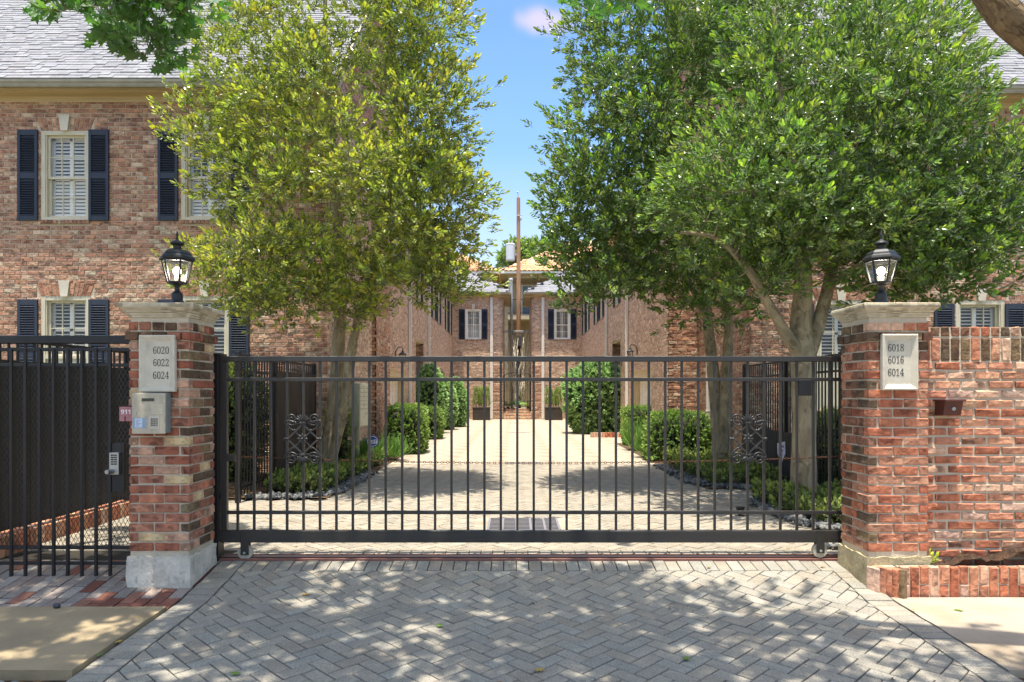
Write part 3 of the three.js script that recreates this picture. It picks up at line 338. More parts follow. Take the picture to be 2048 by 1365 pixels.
{ // entry keypad panel
  const d = 5.39, x0 = wx(275, d), x1 = wx(341, d), y0 = wy(867, d), y1 = wy(787, d), g = thing('entry_keypad_panel', 'beige metal intercom keypad box under the 6020 address plaque', 'intercom', [(x0 + x1) / 2, y0, -d]), z = -d + 0.085, beige = mat(lin(206, 194, 168), 0.45, { map: grainTex }), X = (u) => mix(x0, x1, u), Y = (v) => mix(y0, y1, v);
  part(g, 'housing', rb(x0 + 0.002, x1 + 0.004, y0 + 0.004, y1 + 0.004, -d, z - 0.006, 0.008), mat(lin(140, 146, 140), 0.5, { map: grainTex }));
  const face = part(g, 'front_plate', rb(x0, x1, y0, y1, z - 0.006, z, 0.003), beige);
  part(face, 'display', rb(X(0.3), X(0.67), Y(0.8), Y(0.875), z - 0.001, z + 0.003, 0.001), mat(lin(58, 60, 48), 0.25));
  part(face, 'key_lock', rod([X(0.12), Y(0.505), z - 0.002], [X(0.12), Y(0.505), z + 0.006], 0.009, 0.008, 16), mSteel);
  part(face, 'speaker_port', rod([X(0.49), Y(0.6), z - 0.002], [X(0.49), Y(0.6), z + 0.002], 0.008, 0.008, 16), mSteel);
  part(face, 'keypad_frame', rb(X(0.5), X(0.83), Y(0.115), Y(0.445), z - 0.002, z + 0.004, 0.002), mat(lin(196, 188, 170), 0.4));
  for (let r = 0; r < 4; r++) for (let c = 0; c < 3; c++) part(face, 'key', rb(X(0.58 + c * 0.075), X(0.635 + c * 0.075), Y(0.345 - r * 0.052), Y(0.385 - r * 0.052), z + 0.003, z + 0.008, 0.001, 1), mat(lin(120, 116, 104), 0.4));
  const cv = document.createElement('canvas'); cv.width = 256; cv.height = 256; const q = cv.getContext('2d'); q.fillStyle = '#8fa6bd'; q.fillRect(0, 0, 256, 256); q.fillStyle = '#c3d1e2'; q.fillRect(40, 16, 140, 224); q.strokeStyle = '#5a6a94'; q.lineWidth = 7; for (let i = 0; i < 6; i++) { q.beginPath(); for (let x = 0; x <= 100 - (i % 3) * 22; x += 10) q.lineTo(60 + (i % 2) * 8 + x, 50 + i * 30 + ((x / 10) % 2) * 9); q.stroke(); }
  const ct = new THREE.CanvasTexture(cv); ct.colorSpace = THREE.SRGBColorSpace; const pl = new THREE.PlaneGeometry(X(0.43) - X(0.035), Y(0.395) - Y(0.14)); pl.translate((X(0.43) + X(0.035)) / 2, (Y(0.395) + Y(0.14)) / 2, z + 0.0015); part(face, 'directory_card', pl, mat([1, 1, 1], 0.3, { map: ct }));
  const tx = document.createElement('canvas'); tx.width = 256; tx.height = 256; const w = tx.getContext('2d'); w.fillStyle = '#cec2a8'; w.fillRect(0, 0, 256, 256); w.strokeStyle = '#8c8371'; w.lineWidth = 5; [200, 236, 210, 150, 220, 230, 190].forEach((l, i) => { w.setLineDash([14, 5, 9, 4, 20, 6]); w.beginPath(); w.moveTo(10, 24 + i * 34); w.lineTo(10 + l, 24 + i * 34); w.stroke(); });
  const tt = new THREE.CanvasTexture(tx); tt.colorSpace = THREE.SRGBColorSpace; const p2 = new THREE.PlaneGeometry(0.34 * (x1 - x0), 0.24 * (y1 - y0)); p2.translate(X(0.76), Y(0.61), z + 0.0012); part(face, 'instruction_text', p2, mat([1, 1, 1], 0.5, { map: tt }));
  for (const u of [0.16, 0.84]) part(face, 'screw', rod([X(u), Y(0.84), z - 0.001], [X(u), Y(0.84), z + 0.003], 0.003, 0.003, 8), mSteel);
}
{ // emergency key box
  const d = 5.39, x0 = wx(244, d), x1 = wx(273, d), y0 = wy(843, d), y1 = wy(814, d), z = -d + 0.045, g = thing('emergency_key_box', 'small faded pink key box reading 911 beside the keypad panel', 'key box', [(x0 + x1) / 2, y0, -d]);
  const b = part(g, 'box', rb(x0, x1, y0, y1, -d - 0.02, z, 0.006), mat(lin(196, 132, 134), 0.55, { map: grainTex }));
  part(b, 'lettering', lettering('911', sansBold, 0.034, 0.001, (x0 + x1) / 2 - 0.004, mix(y0, y1, 0.66), z + 0.0002), mat(lin(244, 236, 232), 0.6));
  part(b, 'key_slot', joined(rod([mix(x0, x1, 0.42), mix(y0, y1, 0.22), z - 0.01], [mix(x0, x1, 0.42), mix(y0, y1, 0.22), z + 0.002], 0.006, 0.006, 10), bx(mix(x0, x1, 0.39), mix(x0, x1, 0.45), y0 - 0.006, mix(y0, y1, 0.35), z - 0.01, z + 0.0015)), mat(lin(80, 40, 34), 0.8));
  part(g, 'hinge', rb(mix(x0, x1, 0.25), mix(x0, x1, 0.72), y1 - 0.001, y1 + 0.008, -d, z - 0.008, 0.002), mRust);
}
// ------------------------------------------------------------------ pillar lanterns
const mBulb = new THREE.MeshStandardMaterial({ color: 0xffffff, emissive: 0xfff4e0, emissiveIntensity: 5 });
function lantern(label, x, d, y, turn) {
  const g = thing('pillar_lantern', label, 'lantern', [x, y, -d]), T = new THREE.Matrix4().makeTranslation(x, y, -d).multiply(new THREE.Matrix4().makeRotationY(turn)).multiply(new THREE.Matrix4().makeScale(0.98, 1.14, 0.98)), hex = (prof) => { const l = new THREE.LatheGeometry(prof.map(([a, b]) => new THREE.Vector2(a, b)), 6).toNonIndexed(); l.deleteAttribute('normal'); l.computeVertexNormals(); return l.applyMatrix4(T); }, round = (prof, s = 24) => new THREE.LatheGeometry(prof.map(([a, b]) => new THREE.Vector2(a, b)), s).applyMatrix4(T);
  part(g, 'base', round([[0.001, 0], [0.078, 0], [0.078, 0.008], [0.06, 0.014], [0.047, 0.028], [0.042, 0.032], [0.042, 0.066], [0.04, 0.078], [0.026, 0.09], [0.017, 0.096], [0.02, 0.108], [0.016, 0.116], [0.03, 0.13], [0.04, 0.136], [0.001, 0.137]]), mLantern);
  const y0 = 0.15, y1 = 0.296, r0 = 0.071, r1 = 0.113, cage = [hex([[0.03, 0.134], [r0 * 0.95, 0.142], [r0 + 0.008, 0.146], [r0 + 0.008, 0.154], [0.01, 0.156]]), hex([[r1 - 0.01, y1 - 0.008], [r1 + 0.007, y1 - 0.008], [r1 + 0.007, y1 + 0.004], [r1 - 0.01, y1 + 0.004]])];
  const cor = (k, r, yy) => V3(Math.sin(k * Math.PI / 3) * r, yy, Math.cos(k * Math.PI / 3) * r).applyMatrix4(T).toArray();
  for (let k = 0; k < 6; k++) cage.push(bar(cor(k, r0 + 0.002, y0), cor(k, r1 + 0.002, y1), 0.011));
  part(g, 'cage', joined(cage), mLantern);
  for (let k = 0; k < 6; k++) { const mb = new MB(); mb.quad(cor(k, r0 - 0.003, y0), cor(k + 1, r0 - 0.003, y0), cor(k + 1, r1 - 0.003, y1), cor(k, r1 - 0.003, y1), [1, 1, 1]); part(g, 'pane', mb.geo(), mGlass); }
  const roof = part(g, 'roof', joined(hex([[0.11, y1 + 0.002], [0.134, y1 + 0.004], [0.138, y1 + 0.012], [0.132, y1 + 0.026], [0.118, y1 + 0.033], [0.114, y1 + 0.036], [0.108, y1 + 0.05], [0.085, y1 + 0.068], [0.05, y1 + 0.078], [0.03, y1 + 0.08]]), round([[0.03, y1 + 0.078], [0.03, y1 + 0.1], [0.036, y1 + 0.106], [0.05, y1 + 0.112], [0.053, y1 + 0.118], [0.046, y1 + 0.126], [0.026, y1 + 0.136], [0.012, y1 + 0.146], [0.004, y1 + 0.15]])), mLantern);
  part(roof, 'finial', round([[0.008, y1 + 0.146], [0.012, y1 + 0.156], [0.006, y1 + 0.164], [0.012, y1 + 0.172], [0.011, y1 + 0.182], [0.005, y1 + 0.186], [0.006, y1 + 0.198], [0.001, y1 + 0.204]], 12), mLantern);
  part(g, 'bulb_holder', round([[0.001, 0.155], [0.02, 0.156], [0.018, 0.19], [0.001, 0.192]], 16), mTrimWhite);
  part(g, 'bulb', round([[0.001, 0.185], [0.013, 0.186], [0.016, 0.2], [0.029, 0.217], [0.031, 0.231], [0.026, 0.245], [0.013, 0.254], [0.001, 0.256]], 16), mBulb);
  const l = new THREE.PointLight(0xfff0d8, 0.35, 0, 2); l.position.set(...V3(0, 0.225, 0).applyMatrix4(T).toArray()); l.castShadow = true; scene.add(l); l.name = 'lantern_light';
}
lantern('black six-sided lantern on the pillar with the keypad panel', LX + PW / 2 + 0.09, 5.5, CAPY + 0.105, Math.PI / 6 + 0.12);
lantern('dark weathered lantern with pale roof rim on the garden wall pillar', RX + PW / 2 - 0.08, 5.5, CAPY + 0.105, 0.06);

// ------------------------------------------------------------------ garden wall and raised brick planter
{ const d = 5.52, x0 = RX + PW + 0.004, top = 2.007, soldier = top - 0.083, base = 0.0, M = facing(x0, 0, d), g = thing('garden_wall', 'red brick garden wall with upright brick coping beside the plaque pillar', 'wall', [x0 + 2, base, -d]), R = rng(31);
  const wall = brickWall(g, 'wall', { M, len: 5.2, h: soldier - 0.185, tones: wornTones, pitch: (soldier - 0.185) / 24, L: 0.206, joint: 0.0175, single: 110, score: (u, v) => -u, seed: 33, mortar: mMortar, ch: 0.006, rough: 0.009, thick: 0.2, v0: 0.0 });
  part(g, 'coping_bed', metric(bx(x0, x0 + 5.2, soldier - 0.185, top - 0.004, -d - 0.2, -d - 0.004)), mMortar);
  for (let i = 0; i < 66; i++) { const u = i * 0.0775, big = i < 16, tones = R() < 0.62 ? mossTones : wornTones, mb = new MB(); mb.slab(u + 0.008, soldier - 0.18, 0.0625, 0.172, -0.02, 0.004 + R() * 0.008, 0.006, pick(tones, R), R, M, 0.008); const cap = chamferBox(0.0645, 0.07, 0.21, 0.006, pick(R() < 0.5 ? mossTones : wornTones, R), R, 0.008); cap.translate(x0 + u + 0.039, top - 0.038, -d - 0.1); if (big) { part(g, 'brick', mb.geo(), mBrick); part(g, 'brick', cap, mBrick); } else if (i === 16) { g.userData_rest = [mb, [cap]]; } else { g.userData_rest[0].p.push(...mb.p); g.userData_rest[0].t.push(...mb.t); g.userData_rest[0].c.push(...mb.c); g.userData_rest[1].push(cap); } }
  const rest = g.userData_rest; delete g.userData_rest; part(g, 'bricks', mergeGeometries([rest[0].geo(), ...rest[1]]), mBrick, 'stuff');
  const L = thing('security_light', 'brown wedge-shaped wall light on the garden wall', 'wall light', [wx(1898, 5.5), wy(820, 5.5), -5.5]), lx = wx(1898, 5.45), ly = wy(818, 5.45), s = new THREE.Shape([[0, 0.055], [0.13, 0.06], [0.1, -0.045], [0, -0.05]].map((p) => new THREE.Vector2(...p)));
  const hg = new THREE.ExtrudeGeometry(s, { depth: 0.13, bevelEnabled: true, bevelSize: 0.004, bevelThickness: 0.004, bevelSegments: 1 }); hg.rotateY(-Math.PI / 2); hg.translate(lx + 0.065, ly, -d + 0.01); part(L, 'housing', hg, mat(lin(104, 60, 48), 0.5, { map: grainTex })); part(L, 'hood', rb(lx - 0.08, lx + 0.08, ly + 0.056, ly + 0.072, -d, -d + 0.16, 0.004), mat(lin(96, 54, 44), 0.5)); part(L, 'lens', rod([lx, ly + 0.004, -d + 0.11], [lx, ly, -d + 0.137], 0.014, 0.014, 16), mGalv);
}
{ const d = 5.28, x0 = 2.845, top = 0.205, y0 = -0.03, g = thing('brick_planter', 'low brick planter of upright bricks at the foot of the garden wall', 'planter', [x0 + 1.5, y0, -d]), R = rng(41);
  part(g, 'bed', metric(joined(bx(x0 + 0.006, x0 + 5.4, y0, top - 0.006, -d - 0.08, -d - 0.006), bx(2.72, x0 - 0.0, y0 - 0.02, top - 0.012, -d - 0.12, -d - 0.05))), mMortarOld);
  const mb = new MB(); for (let i = 0; i < 74; i++) { const u = x0 + i * 0.073, h = top - y0, split = i % 2 === 0, list = split ? [[0, h * 0.46 - 0.005], [h * 0.46 + 0.005, h * 0.54]] : [[0, h]]; for (const [a, hh] of list) { const one = i < 22 ? new MB() : mb; one.slab(u + 0.005, y0 + a, 0.063, hh, -0.03, 0.002 + R() * 0.007, 0.006, pick(wornTones, R).map((c, k) => c * [1, 0.92, 0.9][k]), R, facing(0, 0, d), 0.007); if (i < 22) part(g, 'brick', one.geo(), mBrick); } }
  part(g, 'bricks', mb.geo(), mBrick, 'stuff');
  for (let i = 0; i < 5; i++) { const c = chamferBox(0.045, 0.215, 0.1, 0.006, pick(i > 3 ? mossTones : wornTones, R), R, 0.01); c.rotateY(0.55); c.translate(2.69 + i * 0.036, top - 0.118 + (R() - 0.5) * 0.01, -(5.36 - i * 0.022)); part(g, 'brick', c, mBrick); }
  const ng = 60, w = 5.3, dep = 0.2, pg = new THREE.PlaneGeometry(w, dep, 130, 10); pg.rotateX(-Math.PI / 2); const p = pg.attributes.position; for (let i = 0; i < p.count; i++) { const x = p.getX(i) + w / 2, z = p.getZ(i), hump = 0.1 * Math.exp(-(((x - 0.62) / 0.14) ** 2)) + 0.16 * Math.exp(-(((x - 0.98) / 0.17) ** 2)) + 0.1 * Math.exp(-(((x - 1.5) / 0.3) ** 2)); p.setY(i, (hump + 0.02) * (0.45 + 0.55 * fbm(x * 9, z * 12 + 30, 999, 4, 7)) + (fbm(x * 26, z * 26 + 60, 999, 3, 4) - 0.5) * 0.05); } pg.computeVertexNormals(); pg.translate(x0 + w / 2 - 0.02, top - 0.035, -d - 0.155); part(g, 'soil', metric(pg, 3), mSoil);
}
// ------------------------------------------------------------------ the sliding gate
const GD = 5.95, gx = (px) => wx(px, GD), gyy = (py) => wy(py, GD);
function ornament(g, cxp) { const x = gx(cxp), y = gyy(878), z = -GD + 0.022, list = [], r = 0.0075, m2 = [];
  for (const sy of [1, -1]) { for (const sx of [1, -1]) { // heart-shaped volutes
      const pts = []; for (let i = 0; i <= 30; i++) { const t = i / 30, a = Math.PI * (0.2 + t * 3.6), rr = mix(0.012, 0.052, t); pts.push(V3(x + sx * (0.093 - Math.cos(a) * rr * 0.96), y + sy * (0.163 + Math.sin(a) * rr), z)); }
      pts.push(V3(x + sx * 0.147, y + sy * 0.15, z), V3(x + sx * 0.13, y + sy * 0.115, z), V3(x + sx * 0.092, y + sy * 0.078, z), V3(x + sx * 0.068, y + sy * 0.066, z)); list.push(wire(pts, r, 90, 6));
      const sm = []; for (let i = 0; i <= 16; i++) { const a = Math.PI * (i / 16) * 2.4, rr = mix(0.006, 0.022, i / 16); sm.push(V3(x + sx * (0.034 - Math.cos(a) * rr), y + sy * (0.14 + Math.sin(a) * rr), z)); } list.push(wire(sm, 0.005, 40, 6));
      list.push(bar([x, y + sy * 0.122, z], [x + sx * 0.128, y, z], 0.012, 0.014)); list.push(bar([x + sx * 0.012, y + sy * 0.012, z], [x + sx * 0.066, y + sy * 0.062, z], 0.008)); list.push(ball(x + sx * 0.068, y + sy * 0.07, z, 0.013, 0.013, 0.01, 6)); }
    for (let i = -3; i <= 3; i++) { const a = i * 0.36, l = 0.062 - Math.abs(i) * 0.003; list.push(ball(x + Math.sin(a) * l * 0.62, y + sy * (0.142 + Math.cos(a) * l * 0.75), z, 0.0085, 0.026, 0.008, 6).translate(-x, -(y + sy * 0.142), 0).rotateZ(0).translate(x, y + sy * 0.142, 0)); const pet = new THREE.SphereGeometry(1, 10, 6); pet.scale(0.008, 0.03, 0.008); pet.translate(0, 0.036, 0); pet.rotateZ(-a); if (sy < 0) pet.rotateZ(Math.PI); pet.translate(x, y + sy * 0.142, z + 0.004); m2.push(pet); } list.length -= 7; list.push(rb(x - 0.026, x + 0.026, y + sy * 0.132 - 0.008, y + sy * 0.132 + 0.008, z - 0.008, z + 0.01, 0.003)); }
  for (const sx of [1, -1]) list.push(rod([x + sx * 0.118, y, z], [x + sx * 0.146, y, z], 0.011, 0.011, 8), ball(x + sx * 0.146, y, z, 0.014, 0.014, 0.014, 6));
  const o = part(g, 'scroll_ornament', joined(list), mIron); part(o, 'palmette', joined(m2), mIron);
  const ro = [ball(x, y, z + 0.012, 0.012, 0.012, 0.012, 8)]; for (let k = 0; k < 8; k++) { const p = new THREE.SphereGeometry(1, 10, 6); p.scale(0.012, 0.02, 0.007); p.translate(0, 0.026, 0); p.rotateZ(k * Math.PI / 4); p.translate(x, y, z + 0.006); ro.push(p); } part(o, 'rosette', joined(ro), mIron); }
{ const g = thing('sliding_gate', 'wide black iron sliding gate across the paved driveway', 'gate', [gx(1056), 0.11, -GD]), x0 = gx(443), x1 = gx(1712), z = -GD;
  part(g, 'top_rail', rb(x0, x1, gyy(724), gyy(713), z - 0.024, z + 0.024, 0.005), mIron);
  part(g, 'upper_rail', rb(x0 + 0.04, x1, gyy(763), gyy(756), z - 0.013, z + 0.013, 0.003), mIron);
  part(g, 'lower_rail', rb(x0 + 0.04, x1, gyy(1029), gyy(1022), z - 0.013, z + 0.013, 0.003), mIron);
  part(g, 'bottom_rail', rb(x0, x1, gyy(1085), gyy(1061), z - 0.026, z + 0.026, 0.005), mIron);
  part(g, 'end_stile', rb(x0, x0 + 0.05, gyy(1061), gyy(724), z - 0.022, z + 0.022, 0.004), mIron);
  const pk = rb(-0.01, 0.01, gyy(1062), gyy(723), -0.0102, 0.0102, 0.002, 1);
  for (let k = -7; k <= 30; k++) piece(g, 'picket', pk, mIron, new THREE.Matrix4().makeTranslation(gx(705.6 + 32.9 * k), 0, z));
  ornament(g, 606.5); ornament(g, 1495);
  const wheelMat = mat(lin(196, 190, 170), 0.6, { map: paintTex });
  for (const [px, py] of [[491, 1105], [1639, 1101]]) { const x = gx(px), y = gyy(py), w = part(g, 'wheel', rod([x, y, z - 0.016], [x, y, z + 0.016], 0.06, 0.06, 32), wheelMat); part(w, 'axle', rod([x, y, z - 0.034], [x, y, z + 0.038], 0.012, 0.01, 8), mGalv); part(g, 'wheel_bracket', joined(rb(x - 0.033, x + 0.033, y - 0.02, gyy(1060), z + 0.02, z + 0.03, 0.003), rb(x - 0.033, x + 0.033, y - 0.02, gyy(1083), z - 0.03, z - 0.02, 0.003)), mIron); }
  part(g, 'latch', rb(gx(454), gx(471), gyy(923), gyy(909), z - 0.02, z + 0.03, 0.003), mIron);
  part(g, 'lock_box', rb(gx(1597), gx(1622), gyy(792), gyy(760), z - 0.06, z + 0.016, 0.005), mIronBlack);
}
{ const g = thing('gate_post', 'black steel guide post between the keypad pillar and sliding gate', 'post', [gx(436), 0.1, -5.93]); part(g, 'post', rb(gx(431), gx(441), 0.09, gyy(710), -6.02, -5.9, 0.004), mIronBlack); part(g, 'roller_arm', rb(gx(433), gx(452), gyy(998), gyy(990), -5.99, -5.93, 0.003), mIronBlack); part(g, 'cap', rb(gx(430), gx(446), gyy(712), gyy(708), -6.03, -5.89, 0.003), mIronBlack); }
{ const x0 = -2.5, x1 = 2.85, y = gy(5.97), g = thing('gate_track', 'rusty red steel ground track under the sliding gate', 'track', [0.1, y, -5.97]); part(g, 'plate', rb(x0, x1, y - 0.02, y + 0.012, -6.045, -5.925, 0.003), mTrack); part(g, 'rail', rod([x0, y + 0.022, -5.965], [x1, y + 0.022, -5.965], 0.013, 0.013, 14), mat(lin(150, 128, 118), 0.35, { metalness: 0.7, map: paintTex })); part(g, 'edge_angle', rb(x0, x1, y + 0.008, y + 0.026, -6.045, -6.037, 0.002), mTrack); }
{ const list = [], n = 210; const P = (t) => V3(mix(gx(458), gx(1690), t), gyy(914) - 0.056 * 4 * t * (1 - t), -GD - 0.03); for (let i = 0; i < n; i++) { const a = P(i / n), b = P((i + 1) / n), c = a.clone().add(b).multiplyScalar(0.5), t = new THREE.TorusGeometry(0.007, 0.0024, 4, 8); t.scale(1.75, 1, 1); if (i % 2) t.rotateX(Math.PI / 2); t.translate(c.x, c.y, c.z); list.push(t); } solo('chain', 'long rusty chain slung along the back of the gate', 'chain', joined(list), mRust); }

// ------------------------------------------------------------------ small gate beside the keypad pillar
{ const D = 5.62, X = (px) => wx(px, D), Y = (py) => wy(py, D), z = -D, x0 = -5.25, x1 = LX - 0.012, g = thing('pedestrian_gate', 'black iron walk gate with diamond mesh beside the keypad pillar', 'gate', [(x0 + x1) / 2, 0.03, z]);
  part(g, 'overhead_beam', rb(x0, x1, Y(688), Y(672), z - 0.03, z + 0.03, 0.006), mIronBlack);
  for (const [n, a, b] of [['top_rail', 703, 696], ['upper_rail', 734, 727], ['lower_rail', 1099, 1092], ['bottom_rail', 1130, 1124]]) part(g, n, rb(x0, x1 - 0.03, Y(a), Y(b), z - 0.014, z + 0.014, 0.003), mIronBlack);
  const pk = rb(-0.0105, 0.0105, Y(1157), Y(699), -0.011, 0.011, 0.002, 1); for (let k = -7; k <= 8; k++) if (X(-4 + 28.2 * k) > x0) piece(g, 'picket', pk, mIronBlack, new THREE.Matrix4().makeTranslation(X(-4 + 28.2 * k), 0, z + 0.012));
  part(g, 'post', rb(x1 - 0.045, x1, -0.03, Y(688), z - 0.024, z + 0.024, 0.004), mIronBlack);
  const y0 = Y(1095), y1 = Y(731), bars = [], kx = 0.017 / 0.03, H = y1 - y0; for (let u = x0 - H * kx; u < x1; u += 0.034) for (const s of [1, -1]) { let a = s > 0 ? u : u + H * kx, b = s > 0 ? u + H * kx : u, ya = y0, yb = y1; const clipX = (lim, hi) => { for (const e of [0, 1]) { const v = e ? b : a, o = e ? a : b; if (hi ? v > lim : v < lim) { if (hi ? o > lim : o < lim) return false; const t = (lim - o) / (v - o), yy = e ? mix(ya, yb, t) : mix(yb, ya, t); if (e) { b = lim; yb = yy; } else { a = lim; ya = yy; } } } return true; }; if (!clipX(x0, false) || !clipX(x1 - 0.04, true)) continue; bars.push(bar([a, ya, z - 0.012 + s * 0.001], [b, yb, z - 0.012 + s * 0.001], 0.0032, 0.002)); }
  part(g, 'diamond_mesh', joined(bars), mat(lin(52, 52, 54), 0.4, { metalness: 0.3 }));
  const lx0 = X(224), lx1 = X(243), lock = part(g, 'lock_plate', rb(X(216), X(250), Y(985), Y(888), z - 0.03, z + 0.014, 0.003), mIronBlack);
  const body = part(lock, 'keypad_lock', rb(lx0, lx1, Y(949), Y(905), z + 0.012, z + 0.045, 0.004), mSteel); for (let i = 0; i < 5; i++) for (let j = 0; j < 2; j++) part(lock, 'button', rb(mix(lx0, lx1, 0.2 + j * 0.34), mix(lx0, lx1, 0.46 + j * 0.34), Y(929 - i * 4.4), Y(926.4 - i * 4.4), z + 0.044, z + 0.05, 0.001, 1), mIronBlack); part(lock, 'knob', rod([mix(lx0, lx1, 0.32), Y(942), z + 0.04], [mix(lx0, lx1, 0.2), Y(942), z + 0.105], 0.021, 0.017, 20), mSteel);
}
// ------------------------------------------------------------------ fences inside
function fence(name, label, x, d0, d1, { top = 1.98, panelTop, panelLow = 0.2, panelFrom = d0, panelTo = d1, panelMat = mIronBlack, step = 0.11, board = 0.14, posts = [], base = 0.12, open = [] }) {
  const g = thing(name, label, 'fence', [x, base, -(d0 + d1) / 2]), R = rng(Math.round(d0 * 100 + x * 7));
  for (const y of [top - 0.02, top - 0.22, base + 0.16]) part(g, 'rail', rb(x - 0.014, x + 0.014, y - 0.014, y + 0.014, -d1, -d0, 0.003), mIronBlack);
  const pk = rb(-0.009, 0.009, base + 0.06, top, -0.009, 0.009, 0.002, 1); for (let d = d0 + step; d < d1; d += step) piece(g, 'picket', pk, mIronBlack, new THREE.Matrix4().makeTranslation(x + 0.0015, 0, -d));
  for (const d of [d0, d1, ...posts]) part(g, 'post', rb(x - 0.03, x + 0.03, base - 0.05, top + 0.02, -d - 0.03, -d + 0.03, 0.004), mIronBlack);
  if (panelTop) { const bd = [0, 1, 2].map((k) => { const m = new MB(); m.box(0, (panelTop + panelLow) / 2, 0, 0.018, panelTop - panelLow, board - 0.006, [1, 1, 1], [k, k * 0.4]); return m.geo(); }); for (let d = panelFrom + board / 2; d < panelTo; d += board) piece(g, 'board', bd[Math.floor(R() * 3)], panelMat, new THREE.Matrix4().makeTranslation(x + (x < 0 ? 1 : -1) * (0.024 + R() * 0.004), (R() - 0.5) * 0.012, -d)); }
  return g; }
const mBoardBrown = mat(lin(96, 82, 68), 0.75, { map: woodTex }), mBoardBlack = mat(lin(44, 44, 46), 0.6, { map: woodTex }), mBoardGrey = mat(lin(74, 78, 82), 0.7, { map: woodTex });
const curbX = -4.45;
fence('privacy_fence', 'black slatted privacy fence behind the diamond mesh walk gate', curbX, 5.95, 10.4, { top: 1.985, panelTop: 1.78, panelLow: 0.3, panelMat: mBoardBlack, base: 0.27, posts: [8.2] });
{ const g = thing('brick_curb', 'brick edging curb under the black privacy fence', 'curb', [curbX, 0.1, -7.9]), R = rng(52); part(g, 'bed', metric(bx(curbX - 0.1, curbX + 0.1, 0.06, 0.262, -10.4, -5.9)), mMortarOld); for (let d = 5.95; d < 10.35; d += 0.074) { const c = chamferBox(0.22, 0.215, 0.063, 0.006, pick(wornTones, R).map((v, k) => v * [1, 1.02, 0.95][k]), R, 0.008); c.translate(curbX + 0.002, 0.168, -d - 0.03); part(g, 'brick', c, mBrick); } }
fence('iron_fence', 'iron fence with brown upright boards beside the pale double tree trunk', -3.47, 8.95, 12.35, { top: 2.0, panelTop: 1.82, panelLow: 0.22, panelFrom: 10.3, panelTo: 12.3, panelMat: mBoardBrown, board: 0.11, step: 0.105, posts: [10.3], base: 0.15 });
fence('iron_fence', 'iron fence with grey lower boards behind the thick single trunk', 4.06, 8.85, 12.65, { top: 2.0, panelTop: 0.92, panelLow: 0.16, panelFrom: 9.7, panelTo: 12.6, panelMat: mBoardGrey, board: 0.1, step: 0.1, posts: [9.7, 10.7], base: 0.13 });
{ const d = 10.55, x = wx(1553, d) - 0.0, s = new THREE.Shape([[-0.055, 0.13], [0.055, 0.16], [0.06, -0.02], [0.0, -0.17], [-0.05, -0.02]].map((p) => new THREE.Vector2(...p))), e = new THREE.ExtrudeGeometry(s, { depth: 0.006, bevelEnabled: false }); e.rotateY(-0.5); e.translate(3.93, wy(905, d), -d); const g = thing('yard_sign', 'small white pennant sign with purple print on the grey fence', 'sign', [3.93, 0.4, -d]); part(g, 'board', e, mat(lin(226, 222, 232), 0.5)); for (let k = 0; k < 3; k++) { const b = rb(-0.035, 0.04 - k * 0.012, 0.07 - k * 0.06, 0.1 - k * 0.06, 0.0065, 0.009, 0.001, 1); b.rotateY(-0.5); b.translate(3.93, wy(905, d), -d); part(g, 'printed_band', b, mat(lin(112, 100, 168), 0.5)); } }
// ------------------------------------------------------------------ roofs, eaves, garages
const mShingle = mat([1, 1, 1], 0.95, { vertexColors: true, map: grainTex, bumpMap: grainBump, bumpScale: 0.003 });
const shingleTones = [[196, 196, 200], [190, 190, 195], [200, 200, 203], [184, 185, 190], [194, 192, 194]].map((c) => lin(...c).map((v) => v * 0.5));
// courses of shingle tabs on the plane M (u along the eave, v up the slope, n out); inside(u, v) trims hips
function shingles(house, M, len, rise, inside, { single = 0, score, seed = 1, wide = 0.22, exposure = 0.125 } = {}) {
  const R = rng(seed), mb = new MB(), tabs = [];
  for (let r = 0; r * exposure < rise; r++) for (let u = -R() * wide; u < len; ) { const w = wide * (0.5 + R() * 0.9), a = Math.max(0, u), b = Math.min(len, u + w); if (b - a > 0.04 && inside((a + b) / 2, (r + 0.5) * exposure)) tabs.push([score ? score((a + b) / 2, r) : 0, a, b, r]); u += w; }
  if (single) tabs.sort((x, y) => y[0] - x[0]);
  const base = new MB(), P = (u, v) => V3(u, v, -0.01).applyMatrix4(M).toArray(), rows = Math.ceil(rise / exposure); for (let r = 0; r < rows; r++) { let lo = len, hi = 0; for (let u = 0; u <= len; u += 0.1) if (inside(u, (r + 0.5) * exposure)) { lo = Math.min(lo, u); hi = Math.max(hi, u); } if (hi > lo) base.quad(P(lo, r * exposure), P(hi, r * exposure), P(hi, (r + 1) * exposure), P(lo, (r + 1) * exposure), lin(120, 120, 124)); }
  const roof = part(house, 'roof', base.geo(), mShingle);
  tabs.forEach(([, a, b, r], i) => { const m = M.clone().multiply(new THREE.Matrix4().makeTranslation(0, r * exposure, 0)).multiply(new THREE.Matrix4().makeRotationX(-0.075)), one = i < single ? new MB() : mb; one.slab(a + 0.002, 0, b - a - 0.004, exposure + 0.012, -0.006, 0.012 + (R() < 0.36 ? 0.007 : 0), 0.0015, pick(shingleTones, R), R, m); if (i < single) part(roof, 'shingle', one.geo(), mShingle); });
  part(roof, 'shingles', mb.geo(), mShingle, 'stuff'); return roof; }
const mGutter = mat(lin(172, 164, 142), 0.55, { map: grainTex });
